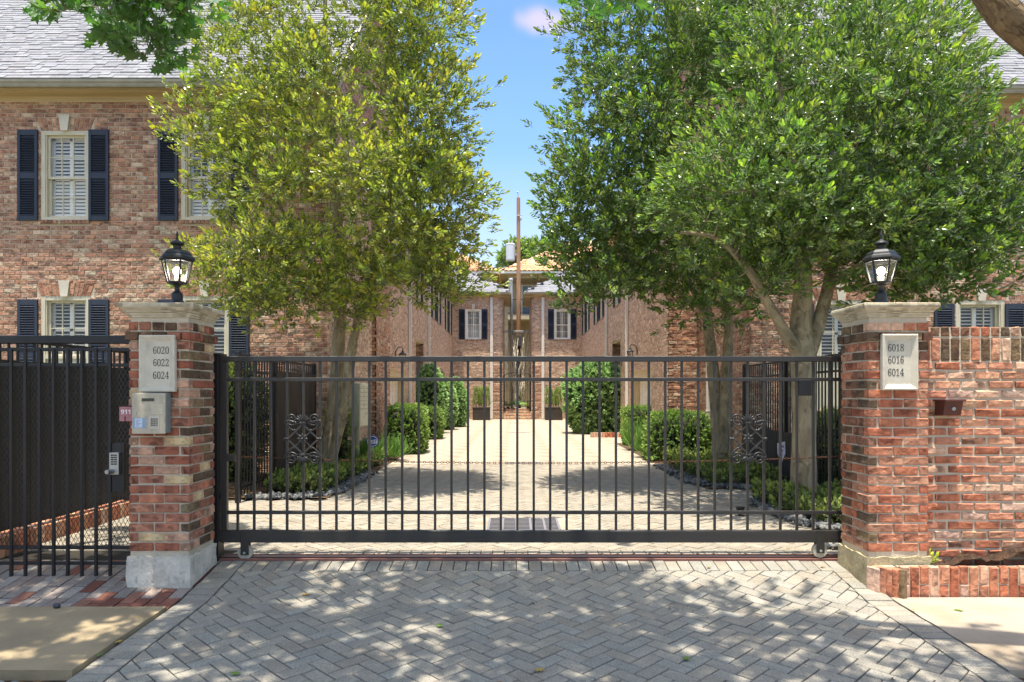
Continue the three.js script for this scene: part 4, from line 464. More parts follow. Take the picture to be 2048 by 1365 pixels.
function eave(house, M, len, out, y, mitre = [0, 0]) { // soffit and ogee gutter along a wall; M: wall axes (n outwards)
  part(house, 'soffit', joined(bx(-mitre[0], len + mitre[1], y, y + 0.03, -0.05, out), bx(0, len, y - 0.1, y, -0.02, 0.022), bx(-mitre[0], len + mitre[1], y - 0.012, y + 0.002, out - 0.13, out - 0.1)).applyMatrix4(M), mSoffit);
  const s = new THREE.Shape([[0, 0], [0.075, 0.0], [0.09, 0.03], [0.088, 0.055], [0.11, 0.075], [0.114, 0.115], [0, 0.115]].map((p) => new THREE.Vector2(...p))), g = new THREE.ExtrudeGeometry(s, { depth: len + mitre[0] + mitre[1], bevelEnabled: false }); g.rotateY(-Math.PI / 2); g.translate(len + mitre[1], y + 0.005, out - 0.002); part(house, 'gutter', g.applyMatrix4(M), mGutter); }
const mGarage = mat(lin(240, 232, 218), 0.6, { map: grainTex });
function garage(house, M, u0, u1, h) { const n0 = -0.24; part(house, 'garage_frame', joined(bx(u0, u0 + 0.11, 0, h, n0, -0.02), bx(u1 - 0.11, u1, 0, h, n0, -0.02), bx(u0, u1, h - 0.17, h - 0.001, n0, -0.022)).applyMatrix4(M), mSoffit);
  const d = part(house, 'garage_door', bx(u0 + 0.11, u1 - 0.11, 0, h - 0.17, n0, n0 + 0.03).applyMatrix4(M), mGarage); const rows = 4, cols = 6, W = (u1 - u0 - 0.3) / cols, H = (h - 0.2) / rows; for (let i = 0; i < cols; i++) for (let j = 0; j < rows; j++) part(d, 'panel', rb(u0 + 0.15 + i * W + 0.04, u0 + 0.15 + (i + 1) * W - 0.04, 0.03 + j * H + 0.07, 0.03 + (j + 1) * H - 0.07, n0 + 0.028, n0 + 0.042, 0.006, 1).applyMatrix4(M), mGarage); }
function downspout(label, x, y0, y1, d, sx = 0.085) { const g = thing('downspout', label, 'downspout', [x, y0, -d]); part(g, 'pipe', rb(x - sx / 2, x + sx / 2, y0 + 0.02, y1, -d - 0.04, -d + 0.04, 0.012), mDownspout); for (const t of [0.15, 0.55, 0.92]) part(g, 'strap', rb(x - sx / 2 - 0.006, x + sx / 2 + 0.006, mix(y0, y1, t), mix(y0, y1, t) + 0.03, -d - 0.045, -d + 0.045, 0.003), mDownspout); return g; }
function wallLantern(label, x, y, d, side) { const g = thing('wall_lantern', label, 'lantern', [x, y, -d], 'lanterns on the courtyard walls'), lx = x + side * 0.2, z = -d;
  part(g, 'bracket', joined(rb(x - 0.012, x + 0.012, y - 0.12, y + 0.06, z - 0.05, z + 0.05, 0.004), wire([[x, y, z], [x + side * 0.05, y + 0.12, z], [x + side * 0.14, y + 0.17, z], [lx, y + 0.12, z], [lx, y + 0.06, z]], 0.012, 20, 6)), mLantern);
  const hx = (p, s = 6) => { const l = new THREE.LatheGeometry(p.map(([a, b]) => new THREE.Vector2(a, b)), s).toNonIndexed(); l.deleteAttribute('normal'); l.translate(lx, y, z); return l; };
  part(g, 'roof', hx([[0.001, 0.09], [0.03, 0.06], [0.045, 0.02], [0.115, -0.03], [0.115, -0.045], [0.001, -0.04]]), mLantern);
  const bars = [hx([[0.001, -0.29], [0.05, -0.285], [0.06, -0.265], [0.001, -0.26]])]; for (let k = 0; k < 6; k++) { const a = k * Math.PI / 3; bars.push(plain(bar([lx + Math.sin(a) * 0.055, y - 0.27, z + Math.cos(a) * 0.055], [lx + Math.sin(a) * 0.09, y - 0.045, z + Math.cos(a) * 0.09], 0.012))); } for (const b of bars) b.deleteAttribute('normal'); part(g, 'cage', mergeGeometries(bars), mLantern);
  part(g, 'glass', hx([[0.052, -0.265], [0.086, -0.05]]), mGlass); }

// ------------------------------------------------------------------ front house with the upper windows in full view (street side, keypad pillar)
const BY = 0.1;
function frontWindows(house, M, px0s, d, X0, seed) { const s = d / F, Y = (py) => wy(py, d) - BY; for (const px of px0s) { const u = wx(px, d) - X0, w = 98 * s, up = Y(440 + (d > 12.6 ? 4 : 0)), ut = up + 178 * 12.54 / F, lo = Y(816 + (d > 12.6 ? 4 : 0)), lt = lo + 223 * 12.54 / F;
    windowOn(house, M, u, up, w, ut - up, { blind: 1.0, blindUp: px === 82 ? 0.8 : 0.2 }); windowOn(house, M, u, lo, w, lt - lo, { panel: 0.86, hung: false, rows: 2, blind: 0.28 });
    archOn(house, M, u + w / 2, ut, w, 0.228, seed++); archOn(house, M, u + w / 2, lt, w, 0.228, seed++); sillOn(house, M, u, up, w, seed++);
    for (const [v, h] of [[up - 0.02, ut - up + 0.03], [lo, lt - lo - 0.06]]) { shutterOn(house, M, u - 45 * s, v, 40 * s, h); shutterOn(house, M, u + w - 1 * s, v, 40 * s, h); } } }
function frontHoles(px0s, d, X0) { const s = d / F, Y = (py) => wy(py, d) - BY, real = [], skip = []; for (const px of px0s) { const u = wx(px, d) - X0, w = 98 * s, up = Y(440 + (d > 12.6 ? 4 : 0)), ut = up + 178 * 12.54 / F, lo = Y(816 + (d > 12.6 ? 4 : 0)), lt = lo + 223 * 12.54 / F; real.push([u, u + w, up, ut], [u, u + w, lo, lt]); skip.push([u - 0.07, u + w + 0.07, ut, ut + 0.22], [u - 0.07, u + w + 0.07, lt, lt + 0.22], [u, u + w, up - 0.075, up]); } return { real, skip }; }
const SX = -3.29, SR = 3.5;
const FRONT_H = 6.69 - BY;
{ const d = 12.54, X0 = -11.2, M = facing(X0, BY, d), g = thing('brick_townhouse', 'brick townhouse behind the keypad pillar with navy shutters and grey roof', 'house', [-7, BY, -16]), win = [82, 362];
  const { real, skip } = frontHoles(win, d, X0), cu = wx(270, d) - X0, cv = wy(500, d) - BY;
  brickWall(g, 'wall', { M, len: SX - X0, h: FRONT_H, holes: real, skip, single: 240, score: (u, v) => -Math.hypot((u - cu) / 1.4, v - cv), seed: 61 });
  frontWindows(g, M, win, d, X0, 610);
  const MS = basis([SX, BY, -d], [0, 0, -1], [0, 1, 0], [1, 0, 0]), len = 22.2 - d, hg = [18.35 - d, 21.45 - d, 0, 2.05];
  const wa = [19.08 - d, 19.93 - d, 4.45, 6.0];
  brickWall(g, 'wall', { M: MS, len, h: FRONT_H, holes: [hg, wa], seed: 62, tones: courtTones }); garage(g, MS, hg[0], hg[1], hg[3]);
  windowOn(g, MS, wa[0], wa[2], 0.85, 1.55, { small: true, blind: 0.4 }); for (const u of [wa[0] - 0.38, wa[1] + 0.03]) shutterOn(g, MS, u, wa[2] - 0.02, 0.35, 1.58); sillOn(g, MS, wa[0], wa[2], 0.85, 63);
  // projecting brick pier beside the garage
  brickWall(g, 'pier', { M: basis([SX + 0.1, BY, -16.4], [0, 0, -1], [0, 1, 0], [1, 0, 0]), len: 1.8, h: FRONT_H, seed: 64 }); brickWall(g, 'pier', { M: facing(SX - 0.02, BY, 16.4), len: 0.12, h: FRONT_H, seed: 65, thick: 0.05 });
  eave(g, M, SX - X0, 0.33, FRONT_H + 0.02, [0, 0.3]);
  // brick gable above the courtyard side
  const gab = [[0, FRONT_H - 0.02], [0, 7.05], [4.4, 11.28], [8.8, 7.05], [8.8, FRONT_H - 0.02]]; brickWall(g, 'gable', { M: MS, len: 8.8, v0: FRONT_H - 0.02, h: 11.3, outline: gab, inside: (u, v) => v < 7.05 + (4.4 - Math.abs(u - 4.4)) * 0.961 - 0.05, seed: 68 }); part(g, 'fascia', bx(8.8, len, FRONT_H - 0.02, FRONT_H + 0.2, -0.1, 0.03).applyMatrix4(MS), mSoffit);
  const p = 44 * Math.PI / 180, E = FRONT_H + BY + 0.15, cs = Math.cos(p), sn = Math.sin(p), RL = SX + 0.3 - X0, MR = basis([X0, E, -12.1], [1, 0, 0], [0, sn, -cs], [0, cs, sn]);
  shingles(g, MR, RL, 6.75, () => true, { single: 290, score: (u, r) => -Math.abs(u - 3.6) * 0.4 - r * 0.12, seed: 66 });
  shingles(g, basis([SX + 0.3, E, -12.1 - 2 * 6.75 * cs], [-1, 0, 0], [0, sn, cs], [0, cs, -sn]), RL, 6.75, () => true, { seed: 67, wide: 0.6, exposure: 0.3 });
  part(g, 'bargeboard', joined(bar([SX + 0.28, E - 0.1, -12.1], [SX + 0.28, E - 0.1 + 6.75 * sn, -12.1 - 6.75 * cs], 0.03, 0.2), bar([SX + 0.28, E - 0.1, -12.1 - 13.5 * cs], [SX + 0.28, E - 0.1 + 6.75 * sn, -12.1 - 6.75 * cs], 0.03, 0.2)), mSoffit);
}
{ const d = 12.8, X0 = 4.2, M = facing(X0, BY, d), g = thing('brick_townhouse', 'brick townhouse half hidden by the dense tree behind the garden wall', 'house', [8, BY, -16]), win = [1632, 1912];
  const { real, skip } = frontHoles(win, d, X0), cu = wx(1960, d) - X0, cv = wy(480, d) - BY;
  brickWall(g, 'wall', { M, len: 7.2, h: FRONT_H, holes: real, skip, single: 200, score: (u, v) => -Math.hypot((u - cu) / 0.8, v - cv), seed: 71 });
  frontWindows(g, M, win, d, X0, 710);
  brickWall(g, 'wall', { M: basis([X0, BY, -16.3], [0, 0, 1], [0, 1, 0], [-1, 0, 0]), len: 3.5, h: FRONT_H, seed: 72 });
  brickWall(g, 'wall', { M: facing(SR, BY, 16.3), len: X0 - SR, h: FRONT_H, seed: 73 });
  const D1 = 22.2, MS = basis([SR, BY, -D1], [0, 0, 1], [0, 1, 0], [-1, 0, 0]), hg = [D1 - 21.3, D1 - 18.3, 0, 2.05], wa = [D1 - 19.93, D1 - 19.08, 4.45, 6.0];
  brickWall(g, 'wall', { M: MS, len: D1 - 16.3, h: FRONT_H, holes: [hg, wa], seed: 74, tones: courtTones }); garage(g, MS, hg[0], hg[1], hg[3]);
  windowOn(g, MS, wa[0], wa[2], 0.85, 1.55, { small: true, blind: 0.4 }); for (const u of [wa[0] - 0.38, wa[1] + 0.03]) shutterOn(g, MS, u, wa[2] - 0.02, 0.35, 1.58); sillOn(g, MS, wa[0], wa[2], 0.85, 75);
  eave(g, M, 7.2, 0.33, FRONT_H + 0.02, [0.3, 0]);
  const MG = basis([X0, BY, -(12.8 + 8.8)], [0, 0, 1], [0, 1, 0], [-1, 0, 0]), gab = [[0, FRONT_H - 0.02], [0, 7.05], [4.4, 11.28], [8.8, 7.05], [8.8, FRONT_H - 0.02]]; brickWall(g, 'gable', { M: MG, len: 8.8, v0: FRONT_H - 0.02, h: 11.3, outline: gab, inside: (u, v) => v < 7.05 + (4.4 - Math.abs(u - 4.4)) * 0.961 - 0.05, seed: 78 });
  const p = 44 * Math.PI / 180, E = FRONT_H + BY + 0.15, cs = Math.cos(p), sn = Math.sin(p), L0 = X0 - 0.3, MR = basis([L0, E, -12.36], [1, 0, 0], [0, sn, -cs], [0, cs, sn]);
  shingles(g, MR, 7.6, 6.75, () => true, { single: 200, score: (u, r) => -Math.abs(u - 4.6) - r * 0.12, seed: 76 });
  shingles(g, basis([L0 + 7.6, E, -12.36 - 13.5 * cs], [-1, 0, 0], [0, sn, cs], [0, cs, -sn]), 7.6, 6.75, () => true, { seed: 77, wide: 0.6, exposure: 0.3 });
  part(g, 'bargeboard', joined(bar([L0 + 0.02, E - 0.1, -12.36], [L0 + 0.02, E - 0.1 + 6.75 * sn, -12.36 - 6.75 * cs], 0.03, 0.2), bar([L0 + 0.02, E - 0.1, -12.36 - 13.5 * cs], [L0 + 0.02, E - 0.1 + 6.75 * sn, -12.36 - 6.75 * cs], 0.03, 0.2)), mSoffit);
  part(g, 'flat_roof', metric(bx(SR - 0.2, X0 + 0.1, FRONT_H + BY - 0.02, FRONT_H + BY + 0.14, -22.2, -16.2)), mSoffit);
}
// ------------------------------------------------------------------ the rows of houses along the courtyard and their end wings
const FARD = 37.6;
function rearHouse(side, label, seed) { const g = thing('courtyard_townhouse', label, 'house', [side * 5, 0.15, -30]), X = side < 0 ? SX : SR, D0 = 22.2, len = FARD - D0, h = FRONT_H;
  const MS = side < 0 ? basis([X, BY, -D0], [0, 0, -1], [0, 1, 0], [1, 0, 0]) : basis([X, BY, -FARD], [0, 0, 1], [0, 1, 0], [-1, 0, 0]), U = (a, b) => (side < 0 ? [a - D0, b - D0] : [FARD - b, FARD - a]), holes = [[...U(23.65, 25.65), 0, 3.25]], wins = [];
  for (const a of [23.62, 27.95, 29.8, 33.35, 35.2]) { const u = U(a + 0.38, a + 1.23); wins.push(u); holes.push([...u, 4.45, 6.0]); }
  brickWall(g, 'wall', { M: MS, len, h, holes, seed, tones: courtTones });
  for (const u of wins) { windowOn(g, MS, u[0], 4.45, 0.85, 1.55, { small: true, blind: 0.4 }); shutterOn(g, MS, u[0] - 0.38, 4.43, 0.35, 1.58); shutterOn(g, MS, u[1] + 0.03, 4.43, 0.35, 1.58); sillOn(g, MS, u[0], 4.45, 0.85, seed + 5); archOn(g, MS, (u[0] + u[1]) / 2, 6.0, 0.85, 0.22, seed + 6); }
  const e = U(23.65, 25.65); part(g, 'porch', joined(bx(e[0], e[1], 3.2, 3.24, -1.2, -0.01), bx(e[0], e[1], 0, 3.2, -1.22, -1.2)).applyMatrix4(MS), mSoffit); brickWall(g, 'porch_wall', { M: MS.clone().multiply(side < 0 ? basis([e[1], 0, -1.2], [0, 0, 1], [0, 1, 0], [-1, 0, 0]) : basis([e[0], 0, 0], [0, 0, -1], [0, 1, 0], [1, 0, 0])), len: 1.2, h: 3.2, seed: seed + 9, thick: 0.06 }); part(g, 'front_door', joined(rb(e[0] + 0.45, e[1] - 0.45, 0.15, 2.3, -1.2, -1.15, 0.01), rb(e[0] + 0.7, e[1] - 0.7, 0.4, 1.1, -1.15, -1.13, 0.01), rb(e[0] + 0.7, e[1] - 0.7, 1.25, 2.1, -1.15, -1.13, 0.01)).applyMatrix4(MS), mShutter);
  eave(g, MS, len, 0.34, h + 0.02, [0, 0]);
  // end wing that closes the court
  const x0 = side < 0 ? X : wx(1063, FARD), x1 = side < 0 ? wx(1006, FARD) : X, M = facing(x0, BY, FARD), wl = x1 - x0, Y = (py) => wy(py, FARD) - BY, wpx = side < 0 ? 930.5 : 1108.5, wu = wx(wpx, FARD) - x0, w = 0.85, v0 = Y(679), wh = 1.58;
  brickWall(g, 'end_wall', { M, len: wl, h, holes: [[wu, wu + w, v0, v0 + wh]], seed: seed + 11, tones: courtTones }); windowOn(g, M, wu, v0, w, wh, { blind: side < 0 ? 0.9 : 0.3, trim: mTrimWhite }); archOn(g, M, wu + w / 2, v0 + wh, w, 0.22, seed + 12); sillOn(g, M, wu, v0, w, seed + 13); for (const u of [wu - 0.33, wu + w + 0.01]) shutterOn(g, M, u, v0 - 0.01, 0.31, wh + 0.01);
  // blind brick panel and rusticated corner below
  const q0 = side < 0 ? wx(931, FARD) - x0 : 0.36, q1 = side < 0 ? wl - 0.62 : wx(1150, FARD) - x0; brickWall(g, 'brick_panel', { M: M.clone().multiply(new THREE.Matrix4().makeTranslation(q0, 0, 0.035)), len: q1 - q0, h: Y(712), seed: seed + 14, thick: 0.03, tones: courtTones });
  for (let k = 0; k < 6; k++) { const a = side < 0 ? wl - 0.56 : 0; brickWall(g, 'quoin', { M: M.clone().multiply(new THREE.Matrix4().makeTranslation(a, 0.1 + k * 0.49, 0.05)), len: 0.56, h: 0.42, seed: seed + 20 + k, thick: 0.05 }); }
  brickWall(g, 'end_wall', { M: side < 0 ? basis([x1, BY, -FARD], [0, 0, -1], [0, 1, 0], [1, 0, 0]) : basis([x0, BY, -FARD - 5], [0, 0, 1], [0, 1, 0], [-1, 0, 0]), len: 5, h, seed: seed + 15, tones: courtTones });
  const ex0 = side < 0 ? X : wx(1049, FARD - 0.4), ex1 = side < 0 ? wx(1019, FARD - 0.4) : X; eave(g, facing(ex0, BY, FARD), ex1 - ex0, 0.36, h + 0.02); eave(g, side < 0 ? basis([x1, BY, -FARD], [0, 0, -1], [0, 1, 0], [1, 0, 0]) : basis([x0, BY, -FARD - 5], [0, 0, 1], [0, 1, 0], [-1, 0, 0]), 5, 0.33, h + 0.02, side < 0 ? [0.3, 0] : [0, 0.3]);
  const p = 33 * Math.PI / 180, E = h + BY + 0.13, c = Math.cos(p), s = Math.sin(p), W = ex1 - ex0 + 6, MR = side < 0 ? basis([ex0 - 6, E, -(FARD - 0.42)], [1, 0, 0], [0, s, -c], [0, c, s]) : basis([ex0, E, -(FARD - 0.42)], [1, 0, 0], [0, s, -c], [0, c, s]);
  shingles(g, MR, W, 4.2, side < 0 ? (u, v) => u < W - v * c : (u, v) => u > v * c, { seed: seed + 16, wide: 0.4 });
  const MR2 = side < 0 ? basis([X + 0.42, E, -22.2], [0, 0, -1], [-c, s, 0], [s, c, 0]) : basis([X - 0.42, E, -FARD - 3], [0, 0, 1], [c, s, 0], [-s, c, 0]); shingles(g, MR2, len + 3, 4.2, () => true, { seed: seed + 17, wide: 0.5, exposure: 0.2 });
  const MR3 = side < 0 ? basis([ex1, E, -(FARD - 0.42)], [0, 0, -1], [-c, s, 0], [s, c, 0]) : basis([ex0, E, -(FARD + 5)], [0, 0, 1], [c, s, 0], [-s, c, 0]); shingles(g, MR3, 5.4, 4.2, side < 0 ? (u, v) => u > v * c : (u, v) => u < 5.4 - v * c, { seed: seed + 18, wide: 0.4, exposure: 0.2 });
  return g; }
rearHouse(-1, 'brick courtyard house row with end wing behind the clipped cone shrubs', 81);
rearHouse(1, 'brick courtyard house row with end wing behind the big round bush', 91);
downspout('pale downspout nearest the garage behind the clipped box hedge', SX + 0.06, 0.15, 6.6, 22.0); downspout('pale downspout between the courtyard lanterns and cone shrubs', SX + 0.06, 0.15, 6.6, 26.9);
downspout('white downspout beside the dark planter under the bright white window', wx(983, 37.45), 0.2, 6.6, 37.5, 0.15); downspout('white downspout at the left edge of the window with dark glass', wx(1086, 37.45), 0.2, 6.6, 37.5, 0.15);
downspout('pale downspout behind the big round bush', SR - 0.06, 0.15, 6.6, 22.0); downspout('thin downspout beyond the porch above the round bush', SR - 0.06, 0.15, 6.6, 26.9); downspout('cream downspout behind the double trunked tree', 4.14, 0.15, 6.6, 15.3, 0.09);
wallLantern('black wall lantern above the garage beside the brick pier', SX + 0.01, 2.62, 19.6, 1); wallLantern('black wall lantern over the dark cone shrub', SX + 0.01, 2.42, 27.2, 1); wallLantern('black wall lantern between two cone shrubs and the end wing', SX + 0.01, 2.42, 30.2, 1); wallLantern('farthest wall lantern in the corner by the end wing', SX + 0.01, 2.42, 35.6, 1);
wallLantern('black wall lantern above the garage behind the box hedges', SR - 0.01, 2.75, 20.4, -1); wallLantern('black wall lantern by the porch behind the round bush', SR - 0.01, 2.55, 23.3, -1); wallLantern('small far wall lantern above the top of the round bush', SR - 0.01, 2.65, 35.4, -1);

// ------------------------------------------------------------------ behind the courtyard
{ const g = thing('brick_steps', 'brick steps between the two end wings', 'steps', [0.12, 0.19, -37.8]), R = rng(101); for (let k = 0; k < 4; k++) { const y = 0.16 + k * 0.14, x0 = -0.62, x1 = 0.86, st = part(g, 'step', metric(bx(x0, x1, 0.1, y + 0.135, -38.9, -(37.35 + k * 0.3))), mMortarOld); for (let x = x0; x < x1 - 0.05; x += 0.074) { const c = chamferBox(0.064, 0.068, 0.19, 0.006, pick(gateTones, R), R, 0.006); c.translate(x + 0.037, y + 0.106, -(37.35 + k * 0.3) - 0.085); part(st, 'brick', c, mBrick); } } structure('terrace', metric(bx(-0.62, 0.86, 0.1, 0.72, -44, -38.9)), mConcrete); }
{ const g = thing('rear_gate', 'arched black iron gate at the top of the brick steps', 'gate', [0.12, 0.7, -38.3]), z = -38.2, x0 = -0.58, x1 = 0.82; for (const x of [x0, x1]) part(g, 'post', rb(x - 0.03, x + 0.03, 0.3, 2.55, z - 0.03, z + 0.03, 0.005), mIronBlack); part(g, 'arch', wire([[x0, 2.5, z], [x0 + 0.15, 2.6, z], [0.12, 2.68, z], [x1 - 0.15, 2.6, z], [x1, 2.5, z]], 0.02, 24, 6), mIronBlack); part(g, 'rail', rb(x0, x1, 2.3, 2.34, z - 0.015, z + 0.015, 0.003), mIronBlack); for (const s of [0.14, 0.28, 1.12, 1.26]) part(g, 'picket', rb(x0 + s - 0.009, x0 + s + 0.009, 0.75, 2.3, z - 0.009, z + 0.009, 0.002, 1), mIronBlack); }
{ const g = thing('wooden_fence', 'weathered pale wooden fence beyond the brick steps', 'fence', [0.1, 0.7, -44]), mW = mat(lin(176, 158, 122), 0.9, { map: woodTex }); const b = [0, 1].map((k) => { const m = new MB(); m.box(0, 1.55, 0, 0.135, 1.75, 0.02, [1, 1, 1], [k, 0]); return m.geo(); }); for (let i = 0; i < 18; i++) piece(g, 'board', b[i % 2], mW, new THREE.Matrix4().makeTranslation(-1.2 + i * 0.145, (i % 3) * 0.015, -44)); part(g, 'rail', bx(-1.3, 1.5, 2.0, 2.09, -44.08, -44.02), mW); }
{ const d = 42, x = wx(1037.5, d), top = wy(396, d), g = thing('utility_pole', 'tall weathered timber utility pole rising between the end wings', 'pole', [x, 0.3, -d]), mP = mat(lin(196, 152, 118), 0.9, { map: woodTex });
  part(g, 'pole', metric(rod([x, 0.2, -d], [x - 0.02, top, -d], 0.15, 0.105, 16), 0.7), mP); part(g, 'insulator', joined(rod([x - 0.02, top, -d], [x - 0.06, top + 0.3, -d], 0.03, 0.02, 8), ball(x - 0.07, top + 0.33, -d, 0.05), rb(x - 0.14, x + 0.22, top - 1.1, top - 1.04, -d + 0.11, -d + 0.16, 0.01), ball(x + 0.12, top - 1.25, -d + 0.14, 0.06, 0.12)), mGalv);
  part(g, 'meter_box', rb(x - 0.14, x + 0.14, wy(694, d), wy(671, d), -d + 0.14, -d + 0.36, 0.02), mat(lin(84, 84, 86), 0.6)); part(g, 'crossbar', rb(wx(1010, d), wx(1064, d), wy(666, d), wy(662, d), -d + 0.15, -d + 0.19, 0.008), mGalv); part(g, 'meter_pipe', rod([x, wy(790, d), -d + 0.25], [x, wy(694, d), -d + 0.25], 0.09, 0.09, 10), mat(lin(54, 46, 42), 0.7));
  const tx = wx(1021, d), t = part(g, 'transformer', lathe([[0.001, 0], [0.24, 0.0], [0.27, 0.05], [0.27, 0.92], [0.28, 0.94], [0.25, 0.99], [0.001, 1.03]], tx, wy(521, d), -d - 0.1), mat(lin(206, 208, 206), 0.5)); part(t, 'bushing', joined(rod([tx - 0.1, wy(521, d) + 1.0, -d], [tx - 0.1, wy(521, d) + 1.22, -d], 0.04, 0.025, 8), rod([tx + 0.1, wy(521, d) + 1.0, -d], [tx + 0.1, wy(521, d) + 1.2, -d], 0.04, 0.025, 8), rb(tx + 0.2, x, wy(521, d) + 0.3, wy(521, d) + 0.4, -d - 0.12, -d - 0.06, 0.01)), mGalv);
  solo('overhead_cable', 'thin black cable running from the pole toward the tiled roof', 'cable', wire([[x, wy(533, d), -d], [-2.2, wy(532, d), -d - 1], [-8, wy(524, d), -d - 4]], 0.022, 20, 5), mIronBlack); }
{ const d = 41.3, x = wx(1024, d), g = thing('conduit_mast', 'tall grey conduit mast with weatherhead beside the utility pole', 'mast', [x, 0.4, -d]); part(g, 'pipe', rod([x, 0.4, -d], [x - 0.04, wy(562, d), -d], 0.085, 0.075, 12), mGalv); part(g, 'weatherhead', joined(ball(x - 0.06, wy(560, d), -d, 0.13, 0.1, 0.13, 8), wire([[x - 0.1, wy(561, d), -d], [x - 0.25, wy(563, d), -d], [x - 0.3, wy(570, d), -d], [x - 0.05, wy(574, d), -d]], 0.02, 14, 5)), mGalv); }
// stucco houses with orange tile roofs
const mTile = mat([1, 1, 1], 0.85, { vertexColors: true, map: grainTex });
const tileTones = [[214, 164, 118], [224, 178, 132], [200, 148, 104], [230, 196, 156], [206, 158, 116]].map((c) => lin(...c).map((v) => v * 1.05));
function tilePlane(house, M, len, rise, inside, seed, singles) { const R = rng(seed), tw = 0.3, th = 0.42, mb = new MB(), P = (m, u, v, n) => V3(u, v, n).applyMatrix4(m).toArray(); let count = 0; const roof = part(house, 'roof', (() => { const b = new MB(); for (let r = 0; r * th < rise; r++) { let lo = len, hi = 0; for (let u = 0; u <= len; u += 0.15) if (inside(u, (r + 0.5) * th)) { lo = Math.min(lo, u); hi = Math.max(hi, u); } if (hi > lo) b.quad(P(M, lo, r * th, 0), P(M, hi, r * th, 0), P(M, hi, (r + 1) * th, 0), P(M, lo, (r + 1) * th, 0), lin(150, 110, 80)); } return b.geo(); })(), mTile);
  for (let r = 0; r * th < rise; r++) for (let u = 0; u < len; u += tw) { if (!inside(u + tw / 2, (r + 0.5) * th)) continue; const one = count++ < singles ? new MB() : mb, col = pick(tileTones, R), N = 5; for (let k = 0; k < N; k++) { const f = (t) => [u + tw * t, 0.03 + 0.075 * Math.sin(Math.PI * t)], a = f(k / N), b = f((k + 1) / N); one.quad(P(M, a[0], r * th, a[1] + 0.03), P(M, b[0], r * th, b[1] + 0.03), P(M, b[0], (r + 1) * th + 0.03, b[1]), P(M, a[0], (r + 1) * th + 0.03, a[1]), col); one.quad(P(M, a[0], r * th, 0), P(M, b[0], r * th, 0), P(M, b[0], r * th, b[1] + 0.03), P(M, a[0], r * th, a[1] + 0.03), col); } if (one !== mb) part(roof, 'tile', one.geo(), mTile); }
  part(roof, 'tiles', mb.geo(), mTile, 'stuff'); return roof; }
const mBeige = mat(lin(206, 186, 150), 0.9, { map: grainTex });
function tileHouse(label, x0, x1, d, eaveY, side, seed) { const g = thing('stucco_house', label, 'house', [(x0 + x1) / 2, 0.3, -d - 4]), L = 10, o = 0.55, p = 30 * Math.PI / 180, c = Math.cos(p), s = Math.sin(p), W = x1 - x0 + 2 * o;
  if (side > 0) { // recessed balcony at the inner corner
    const bw = 2.7, by = wy(630, d), bt = eaveY - 0.25; part(g, 'wall', metric(joined(bx(x0 + bw, x1, 0.2, eaveY, -d - L, -d), bx(x0, x0 + bw, 0.2, eaveY, -d - L, -d - 1.9), bx(x0, x0 + bw - 0.002, bt, eaveY, -d - 1.899, -d), bx(x0, x0 + 0.25, by, bt, -d - 0.3, -d), bx(x0 - 0.75, x0 - 0.002, 0.2, wy(606, d), -d - 3, -d - 0.6))), mBeige); part(g, 'balcony', joined(bx(x0, x0 + bw, by - 0.35, by, -d - 1.9, -d + 0.1), bx(x0 - 0.02, x0 + bw, by - 0.32, by - 0.1, -d + 0.1, -d + 0.16)), mBeige);
    const rl = [rb(x0, x0 + bw, by + 1.0, by + 1.05, -d, -d + 0.05, 0.01), rb(x0, x0 + bw, by + 0.1, by + 0.14, -d, -d + 0.05, 0.01)]; for (let u = 0.06; u < bw; u += 0.13) rl.push(bx(x0 + u, x0 + u + 0.025, by + 0.1, by + 1.0, -d + 0.01, -d + 0.035)); part(g, 'railing', joined(rl), mIronBlack);
    part(g, 'balcony_door', joined(bx(x0 + 0.9, x0 + 1.0, by, by + 2.2, -d - 1.9, -d - 1.82), bx(x0 + 1.65, x0 + 1.75, by, by + 2.2, -d - 1.9, -d - 1.82), bx(x0 + 2.4, x0 + 2.5, by, by + 2.2, -d - 1.9, -d - 1.82), bx(x0 + 0.9, x0 + 2.5, by + 2.2, by + 2.3, -d - 1.9, -d - 1.82)), mTrimWhite); part(g, 'door_glass', bx(x0 + 1.0, x0 + 2.4, by, by + 2.2, -d - 1.89, -d - 1.86), mat(lin(90, 112, 128), 0.08));
    part(g, 'fascia', bx(x0 - o, x1, eaveY - 0.02, eaveY + 0.16, -d + o - 0.08, -d + o), mTrimWhite);
  } else { part(g, 'wall', metric(bx(x0, x1, 0.2, eaveY, -d - L, -d)), mBeige); part(g, 'fascia', joined(bx(x0, x1 + o, eaveY - 0.02, eaveY + 0.16, -d + o - 0.08, -d + o), bx(x1 + o - 0.08, x1 + o, eaveY - 0.02, eaveY + 0.16, -d - L, -d + o - 0.08)), mTrimWhite); part(g, 'downspout', rb(x1 - 0.05, x1 + 0.06, 4, eaveY - 0.2, -d + 0.0, -d + 0.1, 0.02), mTrimWhite); }
  const E = eaveY + 0.1; part(g, 'soffit', bx(x0 - o, x1 + o, eaveY - 0.03, eaveY + 0.04, -d - L, -d + o - 0.08), mSoffit);
  tilePlane(g, basis([x0 - o, E, -(d - o)], [1, 0, 0], [0, s, -c], [0, c, s]), W, 6.2, (u, v) => u > v * c && u < W - v * c * (side > 0 ? 0.2 : 1) + (side > 0 ? 0 : 0) && (side > 0 || u > 0), seed, 120);
  tilePlane(g, side > 0 ? basis([x0 - o, E, -d - L], [0, 0, 1], [c, s, 0], [-s, c, 0]) : basis([x1 + o, E, -(d - o)], [0, 0, -1], [-c, s, 0], [s, c, 0]), L + o, 6.2, (u, v) => (side > 0 ? u < L + o - v * c : u > v * c), seed + 1, 40); }
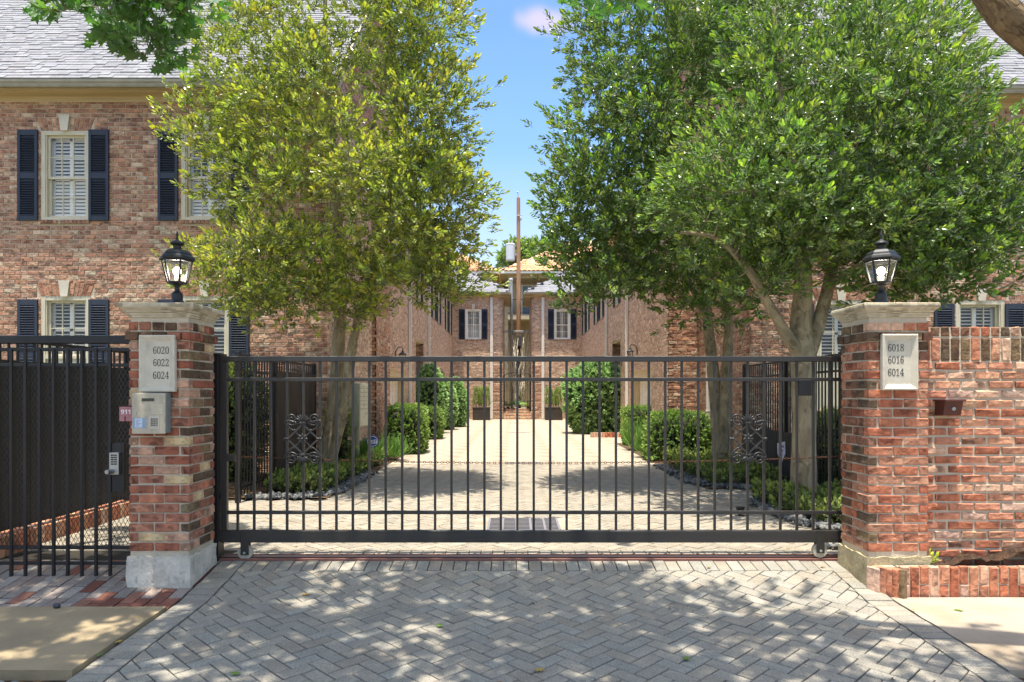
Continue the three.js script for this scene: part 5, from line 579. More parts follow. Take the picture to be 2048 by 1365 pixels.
tileHouse('beige house with orange tile roof and recessed balcony behind the pole', wx(1016, 48), 9, 48, wy(549, 48), 1, 121);
tileHouse('beige house with orange tile roof behind the clipped cone shrubs', -10, wx(983, 50), 50, wy(549, 50), -1, 131);
// ------------------------------------------------------------------ foliage
// one leaf: folded along the midrib and drooping at the tip
function leafInto(mb, T, len, w, col, droop = 0.18, fold = 0.22) { const P = (x, y, z) => V3(x, y, z).applyMatrix4(T).toArray(), b = P(0, 0, 0), m = P(0, len * 0.55, 0), t = P(0, len, -len * droop), u = [0, 0]; for (const s of [-1, 1]) { const p = P(s * w * 0.3, len * 0.3, w * fold * 0.6), q = P(s * w * 0.5, len * 0.66, w * fold - len * droop * 0.3), e = P(s * w * 0.26, len * 0.93, w * fold * 0.5 - len * droop * 0.8), f = (x, y, z) => (s < 0 ? mb.tri(x, z, y, col, u, u, u) : mb.tri(x, y, z, col, u, u, u)); f(b, p, m); f(p, q, m); f(q, e, m); f(e, t, m); } }
function oakLeafInto(mb, T, len, col) { // pointed lobes, as on a red oak
  const o = [[0, 0], [0.1, 0.16], [0.34, 0.1], [0.17, 0.34], [0.46, 0.44], [0.19, 0.56], [0.34, 0.82], [0.1, 0.76], [0, 1]], L = [...o, ...o.slice(1, -1).reverse().map(([x, y]) => [-x, y])], P = ([x, y]) => V3(x * len * 0.9, y * len, -Math.abs(x) * len * 0.22 - y * y * len * 0.15).applyMatrix4(T).toArray(), c = P([0, 0.48]), u = [0, 0]; for (let i = 0; i < L.length; i++) mb.tri(c, P(L[i]), P(L[(i + 1) % L.length]), col, u, u, u); }
const turned = (x, y, z, ax, ay, az) => new THREE.Matrix4().compose(V3(x, y, z), new THREE.Quaternion().setFromEuler(new THREE.Euler(ax, ay, az, 'YXZ')), V3(1, 1, 1));
// a sprig along +y: leaves spiral up a short stem
function sprig(n, len, w, stem, tones, seed, { open = 0.9, tipTones = tones, stemCol = lin(120, 104, 70), oak = false } = {}) { const R = rng(seed), mb = new MB(); mb.box(0, stem / 2, 0, 0.004, stem, 0.004, stemCol);
  for (let i = 0; i < n; i++) { const t = (i + 0.5) / n, a = i * 2.4 + R() * 0.5, o = open * mix(1.25, 0.45, t) * (0.75 + R() * 0.5), s = 0.6 + R() * 0.75, T = new THREE.Matrix4().makeTranslation(0, stem * mix(0.15, 1, t), 0).multiply(new THREE.Matrix4().makeRotationY(a)).multiply(new THREE.Matrix4().makeRotationX(o)).multiply(new THREE.Matrix4().makeRotationY((R() - 0.5) * 0.9)), col = pick(t > 0.7 ? tipTones : tones, R); if (oak) oakLeafInto(mb, T, len * s, col); else leafInto(mb, T, len * s, w * s, col, 0.1 + R() * 0.25, 0.15 + R() * 0.25); }
  return mb.geo(); }
const G = (...l) => l.map((c) => lin(...c).map((v) => v * 1.45));
const hollyTones = G([116, 130, 34], [100, 116, 30], [132, 144, 38], [88, 104, 30]), hollyTips = G([176, 182, 52], [160, 170, 46], [144, 156, 42]);
const darkTones = G([84, 112, 32], [70, 100, 30], [100, 126, 36], [60, 88, 28]), darkTips = G([140, 162, 46], [122, 148, 42], [102, 132, 36]);
const hedgeTones = G([76, 108, 44], [64, 96, 40], [92, 124, 52]), hedgeTips = G([150, 170, 74], [128, 152, 62], [110, 138, 56]);
const oakTones = G([70, 116, 34], [58, 100, 30], [84, 130, 40]);
const sprigHolly = [1, 2, 3].map((s) => sprig(9, 0.066, 0.027, 0.15, hollyTones, s, { tipTones: hollyTips }));
const sprigDark = [4, 5, 6].map((s) => sprig(10, 0.073, 0.029, 0.17, darkTones, s, { tipTones: darkTips }));
const sprigOak = [7, 8].map((s) => sprig(8, 0.13, 0.1, 0.26, oakTones, s, { oak: true, open: 1.15 }));
const sprigHedge = [9, 10].map((s) => sprig(12, 0.042, 0.022, 0.09, hedgeTones, s, { tipTones: hedgeTips }));
const sprigPitto = [11, 12].map((s) => sprig(13, 0.075, 0.028, 0.08, G([70, 108, 58], [60, 96, 50], [86, 124, 66]), s, { tipTones: G([150, 176, 110], [126, 160, 92]) }));
const sprigCover = [13, 14].map((s) => sprig(9, 0.055, 0.032, 0.1, G([70, 88, 36], [58, 76, 32], [86, 102, 40]), s, { tipTones: G([124, 136, 54], [100, 116, 46]), open: 1.2 }));
const sprigGrass = [15, 16].map((s) => sprig(14, 0.34, 0.012, 0.03, G([98, 136, 52], [84, 122, 46], [122, 154, 66]), s, { open: 0.75 }));
const sprigConifer = [17].map((s) => sprig(22, 0.06, 0.008, 0.16, G([112, 144, 52], [130, 160, 60], [96, 128, 48]), s, { open: 0.5 }));
function copiesOf(parent, name, geo, list, material) { // list: [position, direction, scale, tint]
  const m = new THREE.InstancedMesh(geo, material, list.length), q = new THREE.Quaternion(), up = V3(0, 1, 0), M = new THREE.Matrix4(), c = new THREE.Color(), S = V3(); list.forEach(([p, dir, s, tint, spin], i) => { q.setFromUnitVectors(up, dir); q.multiply(new THREE.Quaternion().setFromAxisAngle(up, spin)); M.compose(p, q, S.set(s, s, s)); m.setMatrixAt(i, M); m.setColorAt(i, c.setRGB(tint[0], tint[1], tint[2])); });
  m.name = name; shade(m); m.position.copy(orgOf(parent)).negate(); m.userData.kind = 'stuff'; parent.add(m); return m; }
const gauss = (R) => (R() + R() + R() - 1.5) * 1.15;
// A tree from limbs measured in the photograph and the volumes that its crown fills. Each clump of sprigs hangs on a twig from the nearest limb.
function tree(name, label, base, limbs, volumes, { sprigs, bark, clumpR = 0.34, per = 30, seed = 1, size = 1, keep = () => true, trunkRough = 0.09, twig = 0.014, density = 1 }) {
  const g = thing(name, label, 'tree', base), R = rng(seed), nodes = [];
  limbs.forEach((pts, i) => { const l = limb(pts, pts[0][3] > 0.06 ? 16 : 8, 0.13, trunkRough, seed + i); part(g, i ? 'limb' : 'trunk', metricKeep(l.g), bark); nodes.push(...l.nodes.filter((n) => n.p.y > base[1] + 1.1)); });
  const clumps = []; for (const [c, r, n0, o = {}] of volumes) { const n = Math.round(n0 * density); let made = 0; for (let tries = 0; made < n && tries < n * 30; tries++) { const v = V3(R() * 2 - 1, R() * 2 - 1, R() * 2 - 1); if (v.length() > 1) continue; v.setLength(Math.pow(v.length(), 0.55)); const p = V3(c[0] + v.x * r[0], c[1] + v.y * r[1], c[2] + v.z * r[2]); if (!keep(p)) continue; if (clumps.some((q) => q.p.distanceToSquared(p) < (clumpR * 0.62) ** 2)) continue; clumps.push({ p, v, c, o }); made++; } }
  clumps.sort((a, b) => nodes.reduce((m, n) => Math.min(m, n.p.distanceToSquared(a.p)), 1e9) - nodes.reduce((m, n) => Math.min(m, n.p.distanceToSquared(b.p)), 1e9));
  const twigs = [], lists = sprigs.map(() => []), all = nodes.slice();
  for (const { p, v, c, o: vo } of clumps) { let best = null, bd = 1e9; for (const n of all) { const dd = n.p.distanceToSquared(p) + (n.p.y > p.y ? 0.5 : 0); if (dd < bd) { bd = dd; best = n; } }
    const mid = best.p.clone().lerp(p, 0.5).add(V3((R() - 0.5) * 0.12, -0.05 - R() * 0.08, (R() - 0.5) * 0.12)), r0 = Math.min(best.r * 0.75, twig * (0.8 + Math.sqrt(bd) * 0.6)); const tw = limb([[...best.p.toArray(), r0], [...mid.toArray(), r0 * 0.75], [...p.toArray(), r0 * 0.35]], 5, 0.25, 0.05, seed); twigs.push(tw.g); for (const n of tw.nodes.slice(1)) all.push({ p: n.p, r: n.r });
    const out = p.clone().sub(V3(...c)).add(V3(0, 0.35, 0)).normalize(), k = Math.round((vo.per ?? per) * (0.6 + R() * 0.8)), br = 0.86 + R() * 0.28, warm = 0.9 + R() * 0.25, cr = (vo.R ?? clumpR) * (0.75 + R() * 0.5);
    for (let i = 0; i < k; i++) { const o = V3(gauss(R), gauss(R) * 0.62, gauss(R)).multiplyScalar(cr * 0.72), q = p.clone().add(o); if (!keep(q)) continue; const dir = o.clone().normalize().multiplyScalar(0.7).add(out.clone().multiplyScalar(0.6)).add(V3((R() - 0.5) * 1.0, 0.15 + (R() - 0.5) * 0.7, (R() - 0.5) * 1.0)).normalize(); lists[Math.floor(R() * lists.length)].push([q, dir, size * (0.75 + R() * 0.5), [br * warm * (0.92 + R() * 0.16), br * (0.92 + R() * 0.16), br * 0.95], R() * 6.28]); } }
  part(g, 'twigs', joined(twigs), bark);
  lists.forEach((l, i) => copiesOf(g, 'crown', sprigs[i], l, mLeaf)); console.log(name, 'clumps', clumps.length, 'sprigs', lists.reduce((s, l) => s + l.length, 0)); return g; }
const metricKeep = (g) => g;
const A = (px, py, d, r) => [...at(px, py, d).toArray(), r];
const vol = (px, py, d, rx, ry, rd, n, o) => [at(px, py, d).toArray(), [rx * d / F, ry * d / F, rd], n, o];

const inFront = (x, z, lim) => -z < lim;
tree('street_tree', 'yellow-green tree with pale double trunk in front of the navy shuttered house', [wx(655, 11.4), 0.15, -11.4], [
  [[wx(652, 11.4), 0.02, -11.4, 0.17], A(655, 925, 11.4, 0.14), A(666, 830, 11.4, 0.115), A(676, 700, 11.35, 0.1), A(682, 560, 11.2, 0.085), A(672, 400, 11.0, 0.065), A(655, 200, 10.8, 0.045), A(650, 0, 10.7, 0.03), A(652, -150, 10.7, 0.015)],
  [A(662, 915, 11.35, 0.1), A(688, 810, 11.2, 0.085), A(705, 690, 11.1, 0.075), A(735, 570, 10.9, 0.06), A(765, 460, 10.7, 0.05), A(800, 300, 10.6, 0.035), A(835, 100, 10.5, 0.018)],
  [A(681, 630, 11.3, 0.045), A(640, 560, 11.0, 0.04), A(590, 470, 10.6, 0.032), A(540, 370, 10.3, 0.022), A(500, 270, 10.2, 0.012)],
  [A(735, 575, 10.9, 0.04), A(820, 525, 10.5, 0.032), A(890, 475, 10.3, 0.024), A(950, 425, 10.2, 0.012)],
  [A(675, 450, 11.05, 0.04), A(720, 330, 10.9, 0.032), A(762, 180, 10.8, 0.022), A(782, 20, 10.8, 0.012)],
  [A(683, 610, 11.25, 0.035), A(610, 585, 10.6, 0.028), A(530, 590, 10.1, 0.02), A(465, 560, 9.9, 0.01)],
], [vol(665, 30, 10.6, 235, 180, 1.5, 110), vol(690, 250, 10.5, 240, 150, 1.6, 110), vol(705, 400, 10.4, 240, 130, 1.7, 106), vol(850, 420, 10.3, 108, 110, 1.4, 66), vol(560, 530, 9.9, 130, 80, 1.0, 46), vol(468, 545, 9.7, 75, 60, 0.7, 18), vol(865, 250, 10.4, 82, 130, 1.2, 44), vol(850, 80, 10.5, 85, 110, 1.1, 34), vol(500, 130, 10.4, 90, 120, 1.1, 40), vol(800, 540, 10.3, 130, 50, 1.2, 36), vol(470, 330, 10.2, 55, 110, 0.7, 18), vol(660, -180, 10.6, 200, 150, 1.5, 60), vol(570, 605, 9.9, 110, 40, 0.6, 16), vol(880, 550, 10.2, 62, 36, 0.7, 10), vol(700, 590, 10.3, 70, 40, 0.6, 8), vol(420, 250, 10.2, 40, 60, 0.4, 6)],
  { sprigs: sprigHolly, bark: mBark, seed: 201, per: 18, clumpR: 0.36, density: 0.75, keep: (p) => !(p.x < -3.0 && -p.z > 12.0) });
tree('street_tree', 'dense glossy tree with thick pale single trunk beside the garden wall pillar', [wx(1608, 8.45), 0.15, -8.45], [
  [[wx(1606, 8.45), 0.0, -8.45, 0.2], A(1607, 985, 8.45, 0.15), A(1609, 850, 8.45, 0.135), A(1607, 720, 8.45, 0.14), A(1602, 660, 8.45, 0.13), A(1606, 560, 8.4, 0.1), A(1600, 480, 8.4, 0.085), A(1588, 350, 8.4, 0.06), A(1560, 190, 8.5, 0.04), A(1550, 20, 8.6, 0.02)],
  [A(1606, 715, 8.45, 0.09), A(1580, 680, 8.35, 0.07), A(1540, 612, 8.2, 0.055), A(1490, 530, 8.1, 0.045), A(1430, 475, 8.1, 0.03), A(1360, 465, 8.1, 0.016)],
  [A(1614, 715, 8.45, 0.1), A(1640, 640, 8.5, 0.08), A(1662, 550, 8.6, 0.065), A(1680, 450, 8.7, 0.05), A(1705, 320, 8.8, 0.035), A(1740, 180, 8.9, 0.018)],
  [A(1655, 575, 8.55, 0.05), A(1720, 530, 8.3, 0.035), A(1800, 500, 8.1, 0.025), A(1890, 480, 8.0, 0.012)],
  [A(1680, 460, 8.7, 0.04), A(1760, 400, 8.7, 0.03), A(1860, 350, 8.6, 0.02), A(1950, 330, 8.5, 0.01)],
  [A(1600, 490, 8.4, 0.045), A(1540, 420, 8.2, 0.034), A(1470, 360, 8.1, 0.022), A(1420, 300, 8.1, 0.012)],
], [vol(1750, 330, 8.5, 230, 170, 1.5, 120), vol(1640, 230, 8.5, 210, 150, 1.4, 90), vol(1900, 400, 8.4, 115, 120, 1.1, 60), vol(1520, 390, 8.2, 170, 120, 1.2, 80), vol(1800, 190, 8.7, 90, 90, 0.9, 22), vol(1730, 470, 8.3, 190, 70, 1.1, 56), vol(1900, 500, 8.1, 95, 55, 0.8, 24), vol(1590, 470, 8.0, 120, 60, 0.7, 22), vol(1640, 60, 8.8, 170, 110, 1.2, 44), vol(1840, 120, 8.6, 90, 60, 0.6, 8, { R: 0.24, per: 12 }), vol(1950, 440, 8.3, 70, 60, 0.7, 14), vol(1860, 560, 8.0, 110, 32, 0.5, 14), vol(1500, 570, 8.4, 60, 50, 0.5, 8)],
  { sprigs: sprigDark, bark: mBark, seed: 202, per: 13, clumpR: 0.36, density: 0.85, keep: (p) => !(Math.abs(p.x - 2.9) < 0.34 && Math.abs(p.z + 5.6) < 0.4) });
tree('street_tree', 'tall tree with slender forked trunks behind the gate scroll ornament', [wx(1440, 11.9), 0.15, -11.9], [
  [[wx(1442, 11.9), 0.0, -11.9, 0.17], A(1440, 900, 11.9, 0.125), A(1428, 760, 11.9, 0.1), A(1416, 650, 11.8, 0.085), A(1402, 520, 11.6, 0.07), A(1380, 360, 11.3, 0.05), A(1350, 180, 11.1, 0.03), A(1330, 0, 11.0, 0.015)],
  [A(1446, 905, 11.85, 0.1), A(1452, 770, 11.8, 0.09), A(1458, 640, 11.7, 0.075), A(1450, 510, 11.5, 0.06), A(1470, 350, 11.3, 0.045), A(1500, 180, 11.1, 0.03), A(1520, 20, 11.0, 0.016)],
  [A(1415, 640, 11.8, 0.045), A(1370, 560, 11.3, 0.036), A(1300, 520, 10.9, 0.028), A(1210, 560, 10.6, 0.018), A(1150, 540, 10.5, 0.01)],
  [A(1402, 520, 11.6, 0.045), A(1330, 440, 11.0, 0.036), A(1250, 390, 10.6, 0.026), A(1170, 380, 10.5, 0.014)],
  [A(1380, 360, 11.3, 0.04), A(1310, 280, 10.9, 0.03), A(1230, 220, 10.6, 0.018), A(1170, 170, 10.5, 0.01)],
  [A(1418, 660, 11.8, 0.03), A(1395, 610, 11.4, 0.025), A(1370, 600, 11.1, 0.016), A(1355, 580, 11, 0.01)],
], [vol(1290, 110, 10.8, 160, 160, 1.5, 90), vol(1238, 290, 10.6, 132, 150, 1.4, 80), vol(1192, 420, 10.5, 85, 100, 1.1, 44), vol(1160, 510, 10.4, 62, 44, 0.8, 18), vol(1290, 470, 10.6, 150, 85, 1.4, 60), vol(1400, 240, 10.9, 190, 190, 1.5, 110), vol(1420, 40, 10.9, 190, 130, 1.4, 70), vol(1420, 500, 10.9, 130, 80, 1.2, 44), vol(1600, 60, 10.8, 180, 110, 1.2, 56), vol(1830, 30, 10.6, 120, 50, 0.8, 10, { R: 0.26, per: 14 }), vol(1170, 580, 10.3, 60, 25, 0.6, 8), vol(1250, 560, 10.3, 80, 40, 0.8, 16), vol(1350, -160, 10.9, 220, 140, 1.5, 60), vol(1390, 600, 10.6, 60, 45, 0.6, 12), vol(1460, 590, 10.8, 50, 45, 0.5, 8)],
  { sprigs: sprigDark, bark: mBark, seed: 203, per: 14, clumpR: 0.38, density: 0.8, keep: (p) => !(p.x > 3.9 && -p.z > 12.3) });

// the street oaks that shade the drive: one limb reaches over the right-hand pavement, one hangs at the upper left
tree('oak_tree', 'overhanging oak with a thick mossy limb across the upper corner', [6.6, -0.1, -2.6], [
  [[6.6, -0.2, -2.6, 0.42], [6.55, 1.2, -2.6, 0.34], [6.3, 2.4, -2.7, 0.3], [5.9, 3.4, -2.8, 0.26], [5.4, 4.6, -2.9, 0.22], [4.8, 5.8, -2.9, 0.17], [4.0, 6.8, -2.7, 0.1], [3.2, 7.4, -2.4, 0.05]],
  [[6.2, 2.6, -2.72, 0.2], [5.2, 2.86, -3.4, 0.15], [4.2, 2.95, -3.8, 0.12], [3.3, 3.2, -3.92, 0.1], [2.75, 3.52, -3.93, 0.088], [2.45, 3.9, -3.93, 0.08], [1.6, 4.5, -3.9, 0.06], [0.4, 5.0, -3.7, 0.035]],
  [[4.8, 5.8, -2.9, 0.12], [3.4, 6.2, -3.4, 0.09], [1.8, 6.5, -3.8, 0.06], [0.4, 6.7, -3.8, 0.03]],
  [[5.4, 4.6, -2.9, 0.12], [4.4, 5.3, -1.8, 0.09], [3.0, 5.9, -1.0, 0.06], [1.6, 6.2, -0.8, 0.03]],
], [[[1.1, 6.1, -3.2], [1.3, 0.9, 1.2], 22], [[-0.3, 6.3, -3.6], [1.2, 0.8, 1.1], 22], [[2.6, 6.6, -2.2], [1.3, 0.8, 1.2], 14], [[0.5, 5.9, -2.0], [1.5, 0.8, 1.0], 20], [[0.3, 5.1, -4.3], [0.9, 0.35, 0.5], 6]],
  { sprigs: sprigOak, bark: mBarkDark, seed: 205, per: 22, clumpR: 0.42, density: 0.9, twig: 0.02, trunkRough: 0.12 });
tree('oak_tree', 'oak with pointed lobed leaves hanging before the grey shingle roof', [-7.2, -0.1, -2.4], [
  [[-7.2, -0.2, -2.4, 0.4], [-7.15, 1.4, -2.4, 0.32], [-6.9, 3.0, -2.6, 0.27], [-6.4, 4.6, -2.9, 0.2], [-5.6, 6.0, -3.2, 0.13], [-4.6, 6.9, -3.4, 0.07], [-3.6, 7.3, -3.5, 0.04]],
  [[-6.6, 4.1, -2.8, 0.16], [-5.6, 5.4, -3.8, 0.12], [-4.8, 5.9, -4.8, 0.08], [-4.1, 5.75, -5.8, 0.045], [-3.5, 5.2, -6.5, 0.02]],
  [[-6.4, 4.6, -2.9, 0.12], [-4.9, 5.7, -2.6, 0.09], [-3.2, 6.2, -2.8, 0.06], [-1.8, 6.3, -3.2, 0.03]],
], [[[-4.4, 6.3, -3.4], [1.3, 0.8, 1.2], 26], [[-2.6, 6.3, -3.1], [1.3, 0.8, 1.2], 26], [[-3.4, 6.3, -4.6], [1.3, 0.7, 0.8], 22], [[-5.6, 6.1, -3.4], [1.1, 0.8, 1.3], 18], [[-1.6, 6.4, -4.2], [1.1, 0.7, 0.8], 16],
  vol(215, 10, 6.5, 95, 30, 0.3, 9, { R: 0.13, per: 7 }), vol(330, 20, 6.4, 60, 35, 0.3, 10, { R: 0.14, per: 8 }), vol(335, 90, 6.4, 36, 38, 0.2, 8, { R: 0.13, per: 8 }), vol(270, 50, 6.4, 80, 20, 0.2, 6, { R: 0.12, per: 7 }), vol(130, 28, 6.5, 26, 22, 0.2, 3, { R: 0.1, per: 6 }), vol(1200, -4, 6.0, 30, 6, 0.2, 2, { R: 0.05, per: 2 })],
  { sprigs: sprigOak, bark: mBarkDark, seed: 206, per: 22, clumpR: 0.38, density: 0.92, twig: 0.016, trunkRough: 0.12 });

// ------------------------------------------------------------------ shrubs
function shrub(name, label, c, r, shape, n, sprigs, seed, { group, taper = 0, lump = 0.18, material = mLeafMatte, size = 1 } = {}) {
  const g = thing(name, label, name.includes('hedge') ? 'hedge' : 'shrub', [c[0], c[1] - r[1], c[2]], group), R = rng(seed), lists = sprigs.map(() => []), surf = (u) => { let v; if (shape === 'box') { const m = Math.max(Math.abs(u.x), Math.abs(u.y), Math.abs(u.z)); v = u.clone().divideScalar(m).lerp(u, 0.25); } else v = u.clone(); const t = (v.y + 1) / 2, k = 1 - taper * Math.max(0, t - 0.15) ** 1.5; const nz = 1 + lump * (fbm(v.x * 2.2 + 9, v.y * 2.2 + v.z * 1.7 + 9, 999, 3, seed) - 0.5); return V3(v.x * k * nz * r[0], v.y * r[1] * (1 + (nz - 1) * 0.6), v.z * k * nz * r[2]); };
  for (let i = 0; i < n; i++) { const u = V3(gauss(R), gauss(R), gauss(R)).normalize(); if (u.y < -0.92) continue; const s = surf(u).multiplyScalar(mix(0.86, 1.03, Math.pow(R(), 0.6))), p = s.clone().add(V3(...c)); const dir = V3(s.x / r[0] / r[0], s.y / r[1] / r[1] + 0.25 / r[1], s.z / r[2] / r[2]).normalize().add(V3((R() - 0.5) * 0.9, (R() - 0.5) * 0.9, (R() - 0.5) * 0.9)).normalize(), b = 0.8 + R() * 0.4; lists[i % lists.length].push([p, dir, size * (0.7 + R() * 0.6), [b * (0.95 + R() * 0.1), b, b], R() * 6.28]); }
  const core = new THREE.IcosahedronGeometry(1, 4), q = core.attributes.position; for (let i = 0; i < q.count; i++) { const u = V3(q.getX(i), q.getY(i), q.getZ(i)).normalize(), s = surf(u).multiplyScalar(0.84); q.setXYZ(i, s.x + c[0], s.y + c[1], s.z + c[2]); } core.computeVertexNormals(); part(g, 'dark_core', core, mat(lin(46, 54, 30), 1, { map: soilTex }));  // added solid core, coloured dark as the inside of the foliage
  lists.forEach((l, i) => copiesOf(g, 'foliage', sprigs[i], l, material)); return g; }
shrub('box_hedge', 'square clipped box hedge beside the brick pier and garage', [-2.5, 0.66, -16.5], [0.36, 0.5, 0.5], 'box', 1500, sprigHedge, 301);
shrub('box_hedge', 'low rounded box hedge between square hedge and cone shrubs', [-2.66, 0.58, -21.6], [0.4, 0.44, 0.45], 'box', 1100, sprigHedge, 302);
shrub('cone_shrub', 'dark green cone shrub tallest of the three along the wall', [-2.95, 1.28, -24.6], [0.52, 1.14, 0.55], 'round', 2000, sprigPitto, 303, { taper: 0.35 });
shrub('cone_shrub', 'sunlit cone shrub standing in the middle of three', [-2.72, 1.06, -27.0], [0.46, 0.95, 0.5], 'round', 1700, sprigPitto, 304, { taper: 0.35 });
shrub('cone_shrub', 'sunlit cone shrub nearest the end wing', [-2.42, 1.08, -29.2], [0.42, 0.98, 0.48], 'round', 1600, sprigPitto, 305, { taper: 0.35 });
shrub('round_bush', 'big round grey-green bush in the brick-edged bed', [2.78, 1.34, -24.5], [0.86, 1.2, 0.85], 'round', 2600, sprigPitto, 306, { lump: 0.9, size: 1.5 });
shrub('box_hedge', 'bright box hedge in front of the garage beyond the low hedge', [3.28, 0.62, -19.0], [0.3, 0.48, 0.55], 'box', 1300, sprigHedge, 307, { lump: 0.3 });
shrub('box_hedge', 'low dense hedge at the foot of the stacked brick corner', [3.36, 0.56, -14.7], [0.58, 0.48, 0.5], 'box', 1900, sprigHedge, 308, { lump: 0.3 });
shrub('garden_shrub', 'leafy shrub behind the iron fence in front of the shuttered house', [-4.6, 1.0, -11.4], [0.5, 0.9, 0.5], 'round', 900, sprigCover, 309, { lump: 0.6, size: 1.3 });
shrub('garden_shrub', 'small trailing shrub between mailbox post and tree trunk', [-3.05, 0.72, -12.4], [0.16, 0.6, 0.2], 'round', 240, sprigCover, 310, { lump: 0.7 });
shrub('garden_shrub', 'green shrub low behind the grey fence boards', [4.9, 0.6, -10.4], [0.5, 0.55, 1.4], 'round', 900, sprigCover, 311, { lump: 0.6, size: 1.3 });
function cover(name, label, x0, x1, d0, d1, n, sprigs, seed, keep = () => true, s = 1, lift = 0.05) { const R = rng(seed), lists = sprigs.map(() => []); for (let i = 0; i < n; i++) { const x = mix(x0, x1, R()), d = mix(d0, d1, R()); if (!keep(x, d)) continue; const hump = fbm(x * 2.2 + 20, d * 2.2 + 20, 999, 3, seed), b = 0.75 + R() * 0.5; if (hump < 0.36) continue; lists[i % lists.length].push([V3(x, gy(d) + lift - 0.03 + hump * 0.26 * R(), -d), V3((R() - 0.5) * 1.3, 0.8, (R() - 0.5) * 1.3 + 0.2).normalize(), s * (0.7 + R() * 0.7), [b, b, b], R() * 6.28]); } lists.forEach((l, i) => { const m = copiesOf(scene, numbered(name), sprigs[i], l, mLeafMatte); m.userData = { kind: 'stuff', label, category: 'ground cover' }; }); }
cover('ground_cover', 'low leafy ground cover in the bed around the double trunk', -3.42, -2.46, 9.3, 16.2, 3600, sprigCover, 321, (x, d) => x < -2.5 - 0.1 * vnoise(d * 2, 3, 99, 1) && d > 9.38 + 0.12 * vnoise(x * 6 + 30, 2, 99, 3));
cover('ground_cover', 'low leafy ground cover around the forked trunks', 2.75, 3.98, 10.4, 14.3, 2400, sprigCover, 322, (x, d) => x > 2.8 + 0.12 * vnoise(d * 2, 3, 99, 1));
cover('ground_cover', 'low leafy ground cover around the thick single trunk', 2.95, 4.5, 7.2, 9.05, 2000, sprigCover, 323, (x, d) => x > 3.0 + 0.2 * (8.2 - d) * (d < 8.2 ? 1 : 0));
cover('lawn', 'short grass in the front garden behind the iron fence', -9, -4.6, 6, 12.3, 2600, sprigGrass, 324, undefined, 0.4, 0.03);
cover('lawn', 'short grass in the front garden behind the garden wall', 4.3, 8, 6, 12.6, 1800, sprigGrass, 325, undefined, 0.4, 0.03);
function grassClump(label, x, d, n, seed, s = 1) { const g = thing('grass_clump', label, 'ornamental grass', [x, gy(d) + 0.05, -d]), R = rng(seed), l = []; for (let i = 0; i < n; i++) l.push([V3(x + gauss(R) * 0.12 * s, gy(d) + 0.05, -d + gauss(R) * 0.12 * s), V3((R() - 0.5) * 0.9, 1, (R() - 0.5) * 0.9).normalize(), s * (0.7 + R() * 0.6), grey(0.85 + R() * 0.35), R() * 6.28]); copiesOf(g, 'blades', sprigGrass[seed % 2], l, mLeafMatte); }
grassClump('arching green grass clump beside the mailbox post', -2.78, 13.5, 30, 331, 1.0); grassClump('grass clump at the foot of the square clipped hedge', -2.5, 14.6, 24, 332); grassClump('arching grass clump in front of the bright box hedge', 2.95, 17.2, 34, 333, 1.4); grassClump('grass clump beside the low dense hedge', 2.85, 15.3, 26, 334, 1.1);

